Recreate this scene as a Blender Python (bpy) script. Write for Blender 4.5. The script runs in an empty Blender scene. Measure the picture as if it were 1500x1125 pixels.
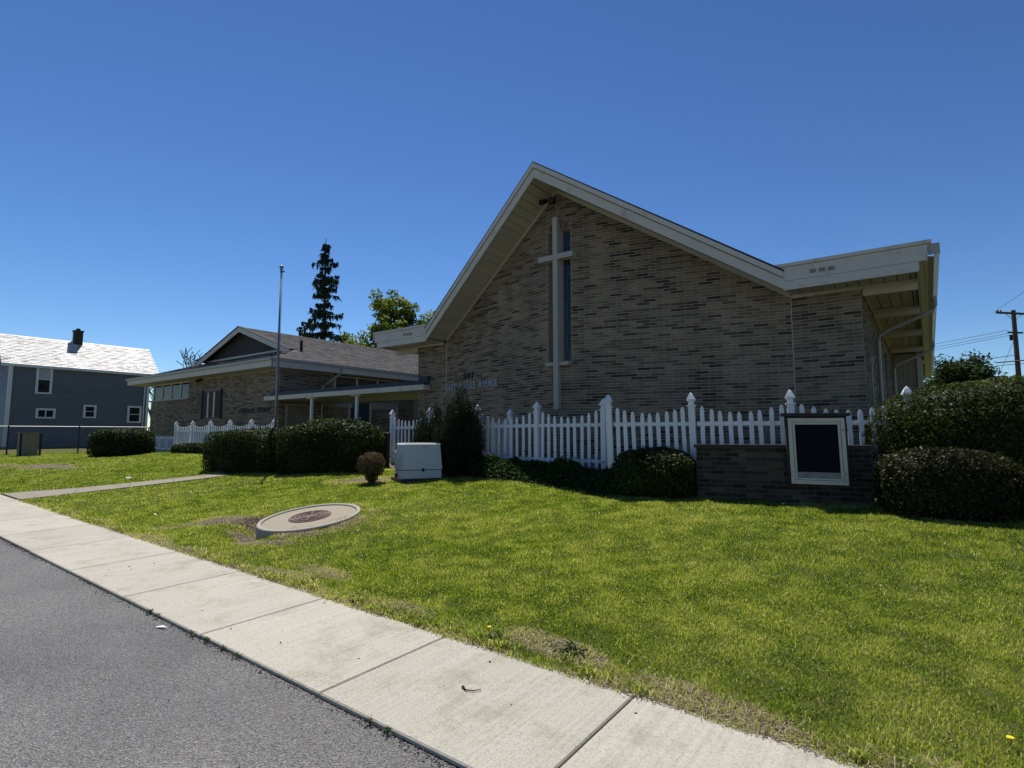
import bpy, math, random
import numpy as np
from mathutils import Vector, Matrix
random.seed(7); RNG = np.random.default_rng(7)
C = bpy.context.scene.collection
SC = bpy.context.scene
R = math.radians

# ------------------------------------------------------------------ camera, light, exposure
cam_d = bpy.data.cameras.new('camera'); cam = bpy.data.objects.new('camera', cam_d); C.objects.link(cam)
cam.location = (0, 0, 1.6)
cam.rotation_euler = (R(90 + 5.22), 0, R(36.8))
cam_d.sensor_fit = 'HORIZONTAL'; cam_d.sensor_width = 36; cam_d.lens = 815 / 1500 * 36
cam_d.clip_start = 0.05; cam_d.clip_end = 3000
SC.camera = cam
SUN_AZ, SUN_EL = -55.0, 61.5            # degrees from +y (towards +x), above the horizon
SUN_DIR = Vector((math.sin(R(SUN_AZ)) * math.cos(R(SUN_EL)), math.cos(R(SUN_AZ)) * math.cos(R(SUN_EL)), math.sin(R(SUN_EL))))
world = bpy.data.worlds.new('World'); SC.world = world; world.use_nodes = True
wn = world.node_tree.nodes; wl = world.node_tree.links
sky = wn.new('ShaderNodeTexSky'); sky.sky_type = 'NISHITA'; sky.sun_disc = False
sky.sun_elevation = R(SUN_EL); sky.sun_rotation = R(SUN_AZ)
sky.altitude = 200; sky.air_density = 1.0; sky.dust_density = 0.0; sky.ozone_density = 5.5
bg = wn['Background']; bg.inputs['Strength'].default_value = 0.05
hsv = wn.new('ShaderNodeHueSaturation'); hsv.inputs['Saturation'].default_value = 1.05; gam = wn.new('ShaderNodeGamma'); gam.inputs[1].default_value = 1.3
wl.new(sky.outputs['Color'], hsv.inputs['Color']); wl.new(hsv.outputs['Color'], gam.inputs[0]); wl.new(gam.outputs[0], bg.inputs['Color'])
sun_d = bpy.data.lights.new('sun', 'SUN'); sun_d.energy = 5.0; sun_d.angle = R(0.53); sun_d.color = (1.0, 0.96, 0.9)
sun = bpy.data.objects.new('sun', sun_d); C.objects.link(sun)
sun.rotation_euler = SUN_DIR.to_track_quat('Z', 'Y').to_euler(); sun.location = (-20, 20, 40)
SC.view_settings.view_transform = 'Standard'; SC.view_settings.look = 'None'
SC.view_settings.exposure = 0.3; SC.view_settings.gamma = 1.0; SC.view_settings.use_curve_mapping = False
SC.cycles.max_bounces = 8; SC.cycles.transparent_max_bounces = 12

# ------------------------------------------------------------------ helpers
def ss(a, b, x):
    t = np.clip((x - a) / (b - a), 0, 1); return t * t * (3 - 2 * t)
def ground(x, y):
    x = np.asarray(x, float); y = np.asarray(y, float)
    base = -.0147 * np.clip(x, -60, 20) + .02 * np.clip(y, -6, 3.17)
    t = np.clip((y - 3.17) / 6.6, 0, 1)
    return base + ss(-36, -20, x) * .58 * (t * .75 + .25 * t * t * (3 - 2 * t))
def gz(x, y): return float(ground(x, y))

class MB:
    def __init__(s): s.v = []; s.f = []; s.t = []; s.tone = 0.5
    def add(s, vs, fs):
        n = len(s.v); s.v += [tuple(p) for p in vs]; s.t += [s.tone] * len(vs)
        s.f += [tuple(i + n for i in f) for f in fs]
    def box(s, c, d, rot=0.0, taper=1.0):
        cx, cy, cz = c; hx, hy, hz = d[0] / 2, d[1] / 2, d[2] / 2
        co, si = math.cos(rot), math.sin(rot); vs = []
        for z, k in ((-hz, 1.0), (hz, taper)):
            for x, y in ((-hx, -hy), (hx, -hy), (hx, hy), (-hx, hy)):
                vs.append((cx + (x * co - y * si) * k, cy + (x * si + y * co) * k, cz + z))
        s.add(vs, [(3, 2, 1, 0), (4, 5, 6, 7), (0, 1, 5, 4), (1, 2, 6, 5), (2, 3, 7, 6), (3, 0, 4, 7)])
    def prism(s, poly, O, U, V, N, d):
        O, U, V, N = Vector(O), Vector(U), Vector(V), Vector(N); n = len(poly)
        a = [O + U * p[0] + V * p[1] for p in poly]; b = [p + N * d for p in a]
        s.add(a + b, [tuple(range(n - 1, -1, -1)), tuple(range(n, 2 * n))] + [(i, (i + 1) % n, n + (i + 1) % n, n + i) for i in range(n)])
    def hexa(s, a, b):                       # two matching quads joined to a closed solid
        s.add(list(a) + list(b), [(3, 2, 1, 0), (4, 5, 6, 7), (0, 1, 5, 4), (1, 2, 6, 5), (2, 3, 7, 6), (3, 0, 4, 7)])
    def beam(s, p, q, w, h, up=(0, 0, 1)):
        p, q, up = Vector(p), Vector(q), Vector(up); d = (q - p).normalized()
        sd = d.cross(up).normalized() * (w / 2); u = sd.cross(d).normalized() * (h / 2)
        s.hexa([p - sd - u, p + sd - u, p + sd + u, p - sd + u], [q - sd - u, q + sd - u, q + sd + u, q - sd + u])
    def tube(s, pts, rad, seg=8, cap=True):
        pts = [Vector(p) for p in pts]; n = len(pts)
        if not hasattr(rad, '__len__'): rad = [rad] * n
        vs = []; ref = Vector((.31, .2, .93)).normalized()
        for i, p in enumerate(pts):
            d = (pts[min(i + 1, n - 1)] - pts[max(i - 1, 0)]).normalized()
            a = d.cross(ref)
            if a.length < .05: a = d.cross(Vector((1, 0, 0)))
            a.normalize(); b = d.cross(a)
            for k in range(seg):
                an = 2 * math.pi * k / seg; vs.append(p + (a * math.cos(an) + b * math.sin(an)) * rad[i])
        fs = [(i * seg + k, i * seg + (k + 1) % seg, (i + 1) * seg + (k + 1) % seg, (i + 1) * seg + k) for i in range(n - 1) for k in range(seg)]
        if cap: fs += [tuple(range(seg - 1, -1, -1)), tuple((n - 1) * seg + k for k in range(seg))]
        s.add(vs, fs)
    def lathe(s, prof, c, seg=24):
        vs = [(c[0] + r * math.cos(2 * math.pi * k / seg), c[1] + r * math.sin(2 * math.pi * k / seg), c[2] + z) for r, z in prof for k in range(seg)]
        n = len(prof)
        fs = [(i * seg + k, i * seg + (k + 1) % seg, (i + 1) * seg + (k + 1) % seg, (i + 1) * seg + k) for i in range(n - 1) for k in range(seg)]
        fs += [tuple(range(seg - 1, -1, -1)), tuple((n - 1) * seg + k for k in range(seg))]
        s.add(vs, fs)
    def mesh(s, name, mat, smooth=False, off=None):
        me = bpy.data.meshes.new(name)
        vs = s.v if off is None else [(x - off[0], y - off[1], z - off[2]) for x, y, z in s.v]
        me.from_pydata(vs, [], s.f)
        at = me.attributes.new('tone', 'FLOAT', 'POINT'); at.data.foreach_set('value', np.array(s.t, np.float32))
        me.materials.append(mat)
        if smooth: me.polygons.foreach_set('use_smooth', np.ones(len(s.f), bool))
        me.update(); return me
    def build(s, name, mat, parent=None, smooth=False, **kw):
        o = bpy.data.objects.new(name, s.mesh(name, mat, smooth)); C.objects.link(o); hang(o, parent)
        for k, v in kw.items(): o[k] = v
        return o

def hang(o, parent, loc=(0, 0, 0)):          # parts are modelled in world coordinates; put them under a thing that stands elsewhere
    o.location = Vector(loc)
    if parent is not None:
        o.parent = parent; o.location = Vector(loc) - org(parent)
def org(o):
    v = Vector(o.location)
    while o.parent is not None: o = o.parent; v = v + Vector(o.location)
    return v
def thing(name, label, cat, loc, group=None, kind=None):
    o = bpy.data.objects.new(name, None); C.objects.link(o); o.location = loc; o.empty_display_size = .2
    o['label'] = label; o['category'] = cat
    if group: o['group'] = group
    if kind: o['kind'] = kind
    return o
def tag(o, label, cat, group=None):
    o['label'] = label; o['category'] = cat
    if group: o['group'] = group
    return o
def inst(name, me, loc, parent=None, rotz=0, mat=None):
    o = bpy.data.objects.new(name, me); C.objects.link(o); hang(o, parent, loc); o.rotation_euler = (0, 0, rotz); return o
def base_at(o, loc):                          # give a one-mesh thing its origin at its base
    loc = Vector(loc); o.data.transform(Matrix.Translation(-loc)); o.location = loc; return o

# value noise
_tab = RNG.random((64, 64))
def vnoise(x, y, sc):
    x = np.asarray(x) * sc + 100; y = np.asarray(y) * sc + 100
    xi = np.floor(x).astype(int); yi = np.floor(y).astype(int); fx = x - xi; fy = y - yi
    fx = fx * fx * (3 - 2 * fx); fy = fy * fy * (3 - 2 * fy)
    g = lambda a, b: _tab[a % 64, b % 64]
    return (g(xi, yi) * (1 - fx) + g(xi + 1, yi) * fx) * (1 - fy) + (g(xi, yi + 1) * (1 - fx) + g(xi + 1, yi + 1) * fx) * fy

# ------------------------------------------------------------------ materials
def nt(name):
    m = bpy.data.materials.new(name); m.use_nodes = True; t = m.node_tree
    return m, t.nodes, t.links, t.nodes['Principled BSDF']
def ramp(n, stops):
    r = n.new('ShaderNodeValToRGB'); e = r.color_ramp.elements
    while len(e) < len(stops): e.new(.5)
    for k, (p, c) in zip(e, stops): k.position = p; k.color = (*c, 1)
    return r
def coords(n): return n.new('ShaderNodeNewGeometry').outputs['Position']
def noise(n, l, sc, det=4, rough=.6, vec=None):
    t = n.new('ShaderNodeTexNoise'); t.inputs['Scale'].default_value = sc; t.inputs['Detail'].default_value = det; t.inputs['Roughness'].default_value = rough
    l.new(vec if vec is not None else coords(n), t.inputs['Vector']); return t.outputs['Fac']
def mixc(n, l, fac, a, b, mode='MIX'):
    m = n.new('ShaderNodeMix'); m.data_type = 'RGBA'; m.blend_type = mode
    for sock, v in ((m.inputs[0], fac), (m.inputs[6], a), (m.inputs[7], b)):
        if isinstance(v, (int, float)): sock.default_value = v
        elif isinstance(v, tuple): sock.default_value = (*v, 1)
        else: l.new(v, sock)
    return m.outputs[2]
def bump(n, l, b, h, st, dist=.01):
    k = n.new('ShaderNodeBump'); k.inputs['Strength'].default_value = st; k.inputs['Distance'].default_value = dist
    l.new(h, k.inputs['Height']); l.new(k.outputs['Normal'], b.inputs['Normal'])
def paint(name, col, rough=.6, var=.18, sc=3.0, dirt=None, dirt_amt=.3, dirt_sc=6, bmp=.15, metal=0.0, spec=.3, rand=0.0):
    m, n, l, b = nt(name)
    c2 = tuple(v * (1 - var) for v in col)
    c = mixc(n, l, noise(n, l, sc, 5), col, c2)
    if dirt:
        r = ramp(n, [(.55, (0, 0, 0)), (.72, (1, 1, 1))]); l.new(noise(n, l, dirt_sc, 8, .7), r.inputs[0])
        mm = n.new('ShaderNodeMath'); mm.operation = 'MULTIPLY'; mm.inputs[1].default_value = dirt_amt; l.new(r.outputs[0], mm.inputs[0])
        c = mixc(n, l, mm.outputs[0], c, dirt)
    if rand:
        oi = n.new('ShaderNodeObjectInfo'); mr = n.new('ShaderNodeMapRange'); mr.inputs[3].default_value = 1 - rand; mr.inputs[4].default_value = 1 + rand * .4
        l.new(oi.outputs['Random'], mr.inputs[0])
        cc = n.new('ShaderNodeCombineColor')
        for i in range(3): l.new(mr.outputs[0], cc.inputs[i])
        c = mixc(n, l, 1.0, c, cc.outputs[0], 'MULTIPLY')
    l.new(c, b.inputs['Base Color']); b.inputs['Roughness'].default_value = rough; b.inputs['Metallic'].default_value = metal
    b.inputs['Specular IOR Level'].default_value = spec
    if bmp: bump(n, l, b, noise(n, l, 60, 4), bmp, .004)
    return m
TAN = [(0, (.29, .23, .155)), (.3, (.255, .2, .134)), (.55, (.205, .158, .105)), (.75, (.152, .115, .077)), (.88, (.104, .078, .053)), (.96, (.062, .046, .033)), (1, (.04, .03, .023))]
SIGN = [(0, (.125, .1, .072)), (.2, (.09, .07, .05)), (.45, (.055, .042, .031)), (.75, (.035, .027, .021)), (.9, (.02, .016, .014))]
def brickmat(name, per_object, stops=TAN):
    m, n, l, b = nt(name)
    if per_object: src = n.new('ShaderNodeObjectInfo').outputs['Random']
    else:
        a = n.new('ShaderNodeAttribute'); a.attribute_name = 'tone'; src = a.outputs['Fac']
    r = ramp(n, stops); l.new(src, r.inputs[0])
    g = noise(n, l, 90, 3, .7); c = mixc(n, l, g, r.outputs[0], (.05, .042, .035))
    c = mixc(n, l, .72, c, r.outputs[0])
    big = ramp(n, [(.35, (.78, .78, .79)), (.65, (1.1, 1.08, 1.04))]); l.new(noise(n, l, .6, 3), big.inputs[0])
    c = mixc(n, l, 1.0, c, big.outputs[0], 'MULTIPLY')
    mp_ = n.new('ShaderNodeMapping'); mp_.inputs['Scale'].default_value = (2.2, 2.2, .28); l.new(coords(n), mp_.inputs['Vector'])
    sk = ramp(n, [(.38, (.8, .79, .78)), (.55, (1, 1, 1)), (.72, (1.12, 1.11, 1.09))]); l.new(noise(n, l, 1.0, 5, .65, mp_.outputs[0]), sk.inputs[0])
    c = mixc(n, l, 1.0, c, sk.outputs[0], 'MULTIPLY')
    l.new(c, b.inputs['Base Color']); b.inputs['Roughness'].default_value = .85; b.inputs['Specular IOR Level'].default_value = .2
    bump(n, l, b, noise(n, l, 160, 3), .35, .004)
    return m
def leafmat(name, stops, trans=.45, rough=.5):
    m, n, l, b = nt(name)
    a = n.new('ShaderNodeAttribute'); a.attribute_name = 'tone'
    r = ramp(n, stops); l.new(a.outputs['Fac'], r.inputs[0])
    l.new(r.outputs[0], b.inputs['Base Color']); b.inputs['Roughness'].default_value = rough; b.inputs['Specular IOR Level'].default_value = .1
    tr = n.new('ShaderNodeBsdfTranslucent')
    hs = n.new('ShaderNodeHueSaturation'); hs.inputs['Saturation'].default_value = 1.15; hs.inputs['Value'].default_value = 1.25
    l.new(r.outputs[0], hs.inputs['Color']); l.new(hs.outputs[0], tr.inputs['Color'])
    mx = n.new('ShaderNodeMixShader'); mx.inputs[0].default_value = trans
    l.new(b.outputs[0], mx.inputs[1]); l.new(tr.outputs[0], mx.inputs[2]); l.new(mx.outputs[0], n['Material Output'].inputs['Surface'])
    return m

m_brick_o = brickmat('brick_single', True); m_brick_s = brickmat('brick_field', False)
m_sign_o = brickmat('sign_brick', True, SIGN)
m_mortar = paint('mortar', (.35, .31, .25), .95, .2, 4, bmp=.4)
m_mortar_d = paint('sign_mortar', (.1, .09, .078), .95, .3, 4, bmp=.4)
m_trim = paint('cream_trim', (.56, .52, .435), .5, .1, 1.5, (.18, .16, .13), .5, 5, .12)
m_trim_peel = paint('peeling_trim', (.55, .51, .425), .55, .12, 2, (.17, .15, .13), .75, 2.6, .2)
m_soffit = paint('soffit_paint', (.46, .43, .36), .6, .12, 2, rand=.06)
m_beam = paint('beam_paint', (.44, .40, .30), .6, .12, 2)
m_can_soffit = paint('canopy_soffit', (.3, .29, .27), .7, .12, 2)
m_stone = paint('cast_stone', (.42, .395, .34), .85, .15, 6, (.2, .19, .17), .35, 9, .5)
m_white = paint('white_vinyl', (.74, .74, .73), .4, .05, 3, (.45, .45, .42), .25, 3, .05)
m_metal = paint('pale_metal', (.36, .345, .31), .45, .1, 3, metal=.1)
m_galv = paint('grey_steel', (.24, .245, .25), .5, .12, 4, metal=.75)
m_dark = paint('black_metal', (.018, .018, .02), .5, .2, 5)
m_shing_dark = paint('roof_felt', (.05, .046, .045), .95, .2, 4, bmp=.4)
m_asphalt_roof = brickmat('grey_shingle', False, [(0, (.10, .092, .092)), (.4, (.075, .07, .07)), (.75, (.056, .051, .052)), (1, (.034, .031, .032))])
m_house_roof = brickmat('glare_shingle', False, [(0, (.80, .78, .75)), (.6, (.72, .70, .67)), (.85, (.5, .48, .46)), (1, (.2, .19, .18))])  # sun glare on the house roof, put into the shingle colour as near white
m_house_roof.node_tree.nodes['Principled BSDF'].inputs['Roughness'].default_value = .5
m_siding = paint('slate_siding', (.15, .154, .163), .55, .12, 2, rand=.08)
m_house_trim = paint('house_trim', (.66, .66, .66), .5, .08, 3)
m_glass_dark = paint('dark_glass', (.012, .016, .024), .08, .3, 2, bmp=0, spec=.5)
m_blue_glass = paint('leaded_glass', (.018, .032, .06), .18, .5, 6, bmp=.05, spec=.5, rand=.5)
m_came = paint('lead_came', (.12, .13, .15), .5, .2, 5)
m_curtain = paint('window_blind', (.4, .4, .42), .8, .1, 5)
m_blue_memb = paint('blue_membrane', (.022, .028, .045), .5, .3, 3)
m_letter = paint('letter_metal', (.36, .37, .4), .5, .1, 8, metal=.1)
m_letter_d = paint('dark_letter', (.03, .032, .04), .5, .2, 8)
m_door = paint('grey_brown_door', (.2, .185, .17), .6, .1, 3)
m_teal = paint('teal_door', (.03, .05, .052), .5, .2, 3)
m_brown = paint('dark_brown_wood', (.045, .036, .03), .7, .3, 4, bmp=.3)
m_beige_panel = paint('beige_panel', (.3, .26, .2), .7, .12, 2)
m_sunlit_brick = brickmat('sunlit_brick', False, [(0, (.36, .22, .13)), (.5, (.28, .165, .095)), (.85, (.13, .08, .055)), (1, (.07, .045, .035))])  # sunlight on the link wall, painted in as an orange brick colour
m_concrete_ring = paint('ring_concrete', (.36, .33, .275), .9, .15, 5, (.2, .18, .15), .4, 7, .6)
m_manhole = paint('rusty_iron', (.17, .105, .08), .75, .3, 9, (.06, .045, .04), .6, 14, .5)
m_gravel_top = paint('speckled_concrete', (.34, .3, .22), .95, .3, 30, (.18, .16, .11), .6, 25, .9)
m_box = paint('cabinet_paint', (.52, .525, .51), .45, .06, 3, (.3, .29, .26), .25, 5, .1)
m_bark = paint('bark', (.07, .055, .043), .95, .35, 10, bmp=.6)
m_bark_pale = paint('bare_bark', (.1, .085, .075), .95, .3, 8, bmp=.5)
m_pole = paint('pole_wood', (.09, .07, .055), .9, .3, 5, bmp=.4)
m_wood_old = paint('weathered_wood', (.3, .26, .18), .9, .3, 6, bmp=.4, rand=.2)
m_paper = paint('white_paper', (.85, .85, .85), .8, .03, 3)
m_wire = paint('wire', (.02, .02, .022), .6, .1, 3, bmp=0)
m_pebble = paint('dark_debris', (.02, .017, .014), .9, .3, 30)
m_yellow = paint('dandelion', (.75, .55, .02), .7, .1, 30)
m_louvre = paint('louvre_paint', (.105, .105, .1), .7, .15, 3)
m_grit = brickmat('grit', False, [(0, (.1, .09, .075)), (.5, (.19, .175, .15)), (1, (.36, .34, .3))])
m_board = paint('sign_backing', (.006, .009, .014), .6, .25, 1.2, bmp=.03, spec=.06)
m_rotten = paint('peeling_backing', (.34, .3, .26), .9, .3, 12, (.12, .1, .085), .8, 10, .6)
m_pale_wall = paint('pale_wall', (.62, .62, .6), .7, .08, 1)
m_under = paint('dark_interior', (.04, .038, .035), .9, .2, 2, bmp=0)

# window glass one can look through
m_pane, n, l, b = nt('clear_glass')
tr = n.new('ShaderNodeBsdfTransparent'); tr.inputs[0].default_value = (.72, .76, .78, 1)
gl = n.new('ShaderNodeBsdfGlossy'); gl.inputs['Roughness'].default_value = .03
fr = n.new('ShaderNodeFresnel'); fr.inputs[0].default_value = 1.5
mx = n.new('ShaderNodeMixShader'); l.new(fr.outputs[0], mx.inputs[0]); l.new(tr.outputs[0], mx.inputs[1]); l.new(gl.outputs[0], mx.inputs[2])
l.new(mx.outputs[0], n['Material Output'].inputs['Surface'])

# asphalt
m_road, n, l, b = nt('asphalt')
v = n.new('ShaderNodeTexVoronoi'); v.inputs['Scale'].default_value = 125; l.new(coords(n), v.inputs['Vector'])
rr = ramp(n, [(0, (.085, .082, .077)), (.35, (.155, .15, .142)), (.7, (.225, .218, .207)), (.93, (.31, .3, .285)), (1, (.48, .465, .44))]); l.new(v.outputs['Color'], rr.inputs[0])
bigr = ramp(n, [(.3, (.72, .72, .74)), (.7, (1.12, 1.11, 1.1))]); l.new(noise(n, l, .55, 5, .6), bigr.inputs[0])
l.new(mixc(n, l, 1.0, rr.outputs[0], bigr.outputs[0], 'MULTIPLY'), b.inputs['Base Color']); b.inputs['Roughness'].default_value = .85
b.inputs['Specular IOR Level'].default_value = .25
bump(n, l, b, v.outputs['Distance'], .9, .012)
# sidewalk concrete
m_walk, n, l, b = nt('sidewalk_concrete')
c = mixc(n, l, noise(n, l, 1.3, 6, .65), (.465, .438, .37), (.36, .335, .275))
sp = ramp(n, [(.36, (.68, .67, .66)), (.5, (1, 1, 1)), (.68, (1.06, 1.06, 1.05))]); l.new(noise(n, l, 75, 4, .8), sp.inputs[0])
c = mixc(n, l, 1.0, c, sp.outputs[0], 'MULTIPLY')
mp = n.new('ShaderNodeMapping'); mp.inputs['Scale'].default_value = (55, .9, 1); l.new(coords(n), mp.inputs['Vector'])
br = ramp(n, [(.3, (.88, .88, .88)), (.7, (1.05, 1.05, 1.05))]); l.new(noise(n, l, 1.0, 3, .5, mp.outputs[0]), br.inputs[0])
c = mixc(n, l, 1.0, c, br.outputs[0], 'MULTIPLY')
st = ramp(n, [(.52, (1, 1, 1)), (.74, (.74, .72, .66))]); l.new(noise(n, l, 2.6, 7, .7), st.inputs[0])
c = mixc(n, l, 1.0, c, st.outputs[0], 'MULTIPLY')
oi = n.new('ShaderNodeObjectInfo'); mr = n.new('ShaderNodeMapRange'); mr.inputs[3].default_value = .9; mr.inputs[4].default_value = 1.07; l.new(oi.outputs['Random'], mr.inputs[0])
cc = n.new('ShaderNodeCombineColor'); [l.new(mr.outputs[0], cc.inputs[i]) for i in range(3)]
c = mixc(n, l, 1.0, c, cc.outputs[0], 'MULTIPLY')
l.new(c, b.inputs['Base Color']); b.inputs['Roughness'].default_value = .9; b.inputs['Specular IOR Level'].default_value = .2
bump(n, l, b, noise(n, l, 130, 4, .7), .45, .005)
m_path = paint('worn_path', (.29, .26, .205), .95, .35, 5, (.16, .13, .09), .6, 4, .6)
# soil and thatch under the grass; 'tone' = how bare the ground is
m_soil, n, l, b = nt('lawn_soil')
a = n.new('ShaderNodeAttribute'); a.attribute_name = 'tone'
gr = ramp(n, [(.3, (.06, .075, .018)), (.55, (.11, .115, .03)), (.75, (.16, .14, .055))]); l.new(noise(n, l, 14, 6, .75), gr.inputs[0])
so = ramp(n, [(.3, (.07, .052, .036)), (.5, (.14, .11, .08)), (.66, (.27, .225, .16)), (.8, (.36, .31, .23))]); l.new(noise(n, l, 22, 7, .8), so.inputs[0])
l.new(mixc(n, l, a.outputs['Fac'], gr.outputs[0], so.outputs[0]), b.inputs['Base Color']); b.inputs['Roughness'].default_value = .95; b.inputs['Specular IOR Level'].default_value = .1
bump(n, l, b, noise(n, l, 40, 6, .8), .8, .03)

m_grass = leafmat('grass_blade', [(0, (.04, .078, .014)), (.25, (.13, .192, .032)), (.5, (.262, .325, .062)), (.75, (.40, .435, .105)), (.9, (.52, .47, .19)), (1, (.62, .54, .36))], .6, .5)
m_clover = leafmat('clover_leaf', [(0, (.05, .09, .02)), (.5, (.11, .19, .035)), (1, (.2, .29, .06))], .45, .5)
m_straw = leafmat('straw', [(0, (.10, .075, .05)), (.4, (.26, .21, .14)), (.8, (.42, .36, .26)), (1, (.5, .45, .36))], .25, .7)
m_yew = leafmat('yew_leaf', [(0, (.009, .016, .006)), (.5, (.028, .043, .010)), (.85, (.07, .09, .019)), (1, (.12, .13, .032))], .25, .5)
m_yew_dark = leafmat('dark_yew_leaf', [(0, (.006, .011, .007)), (.5, (.016, .026, .013)), (.88, (.045, .056, .024)), (1, (.1, .11, .055))], .2, .5)
m_arbor = leafmat('arborvitae_leaf', [(0, (.010, .017, .006)), (.5, (.036, .05, .011)), (.85, (.09, .105, .022)), (1, (.16, .16, .045))], .32, .5)
m_box_leaf = leafmat('boxwood_leaf', [(0, (.011, .014, .006)), (.5, (.028, .031, .011)), (.85, (.06, .058, .022)), (1, (.10, .088, .04))], .25, .45)
m_brown_leaf = leafmat('dry_leaf', [(0, (.045, .03, .018)), (.5, (.1, .068, .035)), (.85, (.15, .12, .05)), (1, (.17, .16, .06))], .3, .6)
m_spruce = leafmat('spruce_needle', [(0, (.014, .022, .015)), (.6, (.032, .046, .027)), (1, (.07, .085, .045))], .15, .6)
m_tree = leafmat('tree_leaf', [(0, (.05, .075, .016)), (.5, (.14, .18, .035)), (.85, (.25, .27, .055)), (1, (.34, .33, .08))], .5, .5)
m_tree_d = leafmat('dark_tree_leaf', [(0, (.018, .032, .012)), (.5, (.04, .065, .018)), (1, (.09, .12, .03))], .35, .45)
m_cover = leafmat('bed_leaf', [(0, (.014, .028, .009)), (.5, (.032, .058, .015)), (1, (.075, .11, .028))], .35, .45)

# ------------------------------------------------------------------ ground, road, sidewalk, path
def sheet(name, xs, ys, zf, mat, tone=None):
    X, Y = np.meshgrid(xs, ys); Z = zf(X, Y); nx, ny = len(xs), len(ys)
    me = bpy.data.meshes.new(name); v = np.stack([X, Y, Z], -1).reshape(-1, 3)
    i = np.arange((ny - 1) * (nx - 1)); r_, c_ = i // (nx - 1), i % (nx - 1); a = r_ * nx + c_
    me.from_pydata(v.tolist(), [], np.stack([a, a + 1, a + nx + 1, a + nx], -1).tolist())
    at = me.attributes.new('tone', 'FLOAT', 'POINT'); at.data.foreach_set('value', (np.zeros(len(v)) if tone is None else tone(X, Y).ravel()).astype(np.float32))
    me.materials.append(mat); me.polygons.foreach_set('use_smooth', np.ones(len(me.polygons), bool)); me.update()
    o = bpy.data.objects.new(name, me); C.objects.link(o); o['kind'] = 'structure'; return o
def patch(X, Y, cx, cy, rx, ry, rot=0.):
    dx, dy = X - cx, Y - cy; c_, s_ = math.cos(rot), math.sin(rot)
    d = np.hypot((dx * c_ + dy * s_) / rx, (-dx * s_ + dy * c_) / ry) + (vnoise(X, Y, 2.3) - .5) * .9
    return 1 - ss(.55, 1.15, d)
RK = .905
RING = dict(c=(-8.16 * RK, 5.415 * RK), z=1.6 - RK * (1.6 - .286), a=-.0119, b=.1475, r=.792 * RK)
def bare(X, Y):
    e = 1 - ss(3.14, 3.34, Y - (vnoise(X, Y, 2.3) - .5) * .36 - np.maximum(0, vnoise(X, Y, .7) - .66) * 1.1)
    t = e * .9
    for p in ((-8.55, 4.5, 1.05, .34, .95), (-7.95, 4.25, .45, .25, .2), (-6.9, 3.9, .55, .14, .5), (-23.4, 5.45, 2.9, .55, .18), (-2.1, 3.42, .5, .16, -.1), (-3.7, 3.4, .45, .13, 0), (-9.75, 7.75, .7, .4, .6), (-26, 4.0, 1.6, .3, 0), (-1.2, 8.95, .6, .12, .25), (-5.2, 3.6, .5, .2, 0)):
        t = np.maximum(t, patch(X, Y, *p))
    t = np.maximum(t, .85 * (1 - ss(.1, .35, np.abs(np.hypot(X - RING['c'][0], Y - RING['c'][1]) - .73))) * (vnoise(X, Y, 3) > .35))
    bed = ss(9.0, 9.15, Y + (vnoise(X, Y, 1.2) - .5) * .4 - np.clip(X + 5, -9, 0) * .03) * ss(-12.5, -11.5, X) * (1 - ss(12, 12.5, Y))
    return np.clip(np.maximum(t, bed * .8), 0, 1)
def dirt(X, Y):
    t = X * 0.
    for p in ((-8.5, 4.5, .95, .3, .95), (-7.95, 4.3, .42, .2, .2), (-6.9, 3.9, .5, .12, .5), (-9.75, 7.75, .5, .25, .6), (-23.4, 5.45, 2.7, .42, .18)): t = np.maximum(t, patch(X, Y, *p))
    return t
def seq(*parts): return np.unique(np.concatenate([np.arange(a, b, s) for a, b, s in parts]))
xs = seq((-900, -60, 60), (-60, -36, 1), (-36, -14, .3), (-14, 6, .12), (6, 60, 3), (60, 900, 60))
ys = np.concatenate([[3.1], seq((3.17, 9, .09), (9, 14, .3), (14, 60, 3), (60, 1200, 80))])
def hollow(X, Y):                # turf lies level with the rim except at the washed-out lower left
    dx, dy = X - RING['c'][0], Y - RING['c'][1]; d = np.hypot(dx, dy) + 1e-6; k = (dx * -.86 + dy * -.51) / d
    w = (1 - ss(.78, 1.5, d)) * (1 - ss(-.05, .55, k)); zr = RING['z'] + RING['a'] * dx + RING['b'] * dy
    return w * (zr - .035 - ground(X, Y)) - .2 * (1 - ss(.8, 1.3, d)) * ss(.1, .7, k)
lawn = sheet('lawn', xs, ys, lambda X, Y: ground(X, Y) + hollow(X, Y) + (vnoise(X, Y, 1.1) - .5) * .035 * (Y < 9.5) * ss(3.2, 4, Y) - .012 * (1 - ss(3.1, 3.3, Y)), m_soil, bare)
road = sheet('road', seq((-900, -60, 60), (-60, 40, 2), (40, 900, 60)), np.array([-900, -60, -6, -2, 0, 1.5, 2.3]), lambda X, Y: ground(X, Y) - .028 - .0 * X, m_road)

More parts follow.
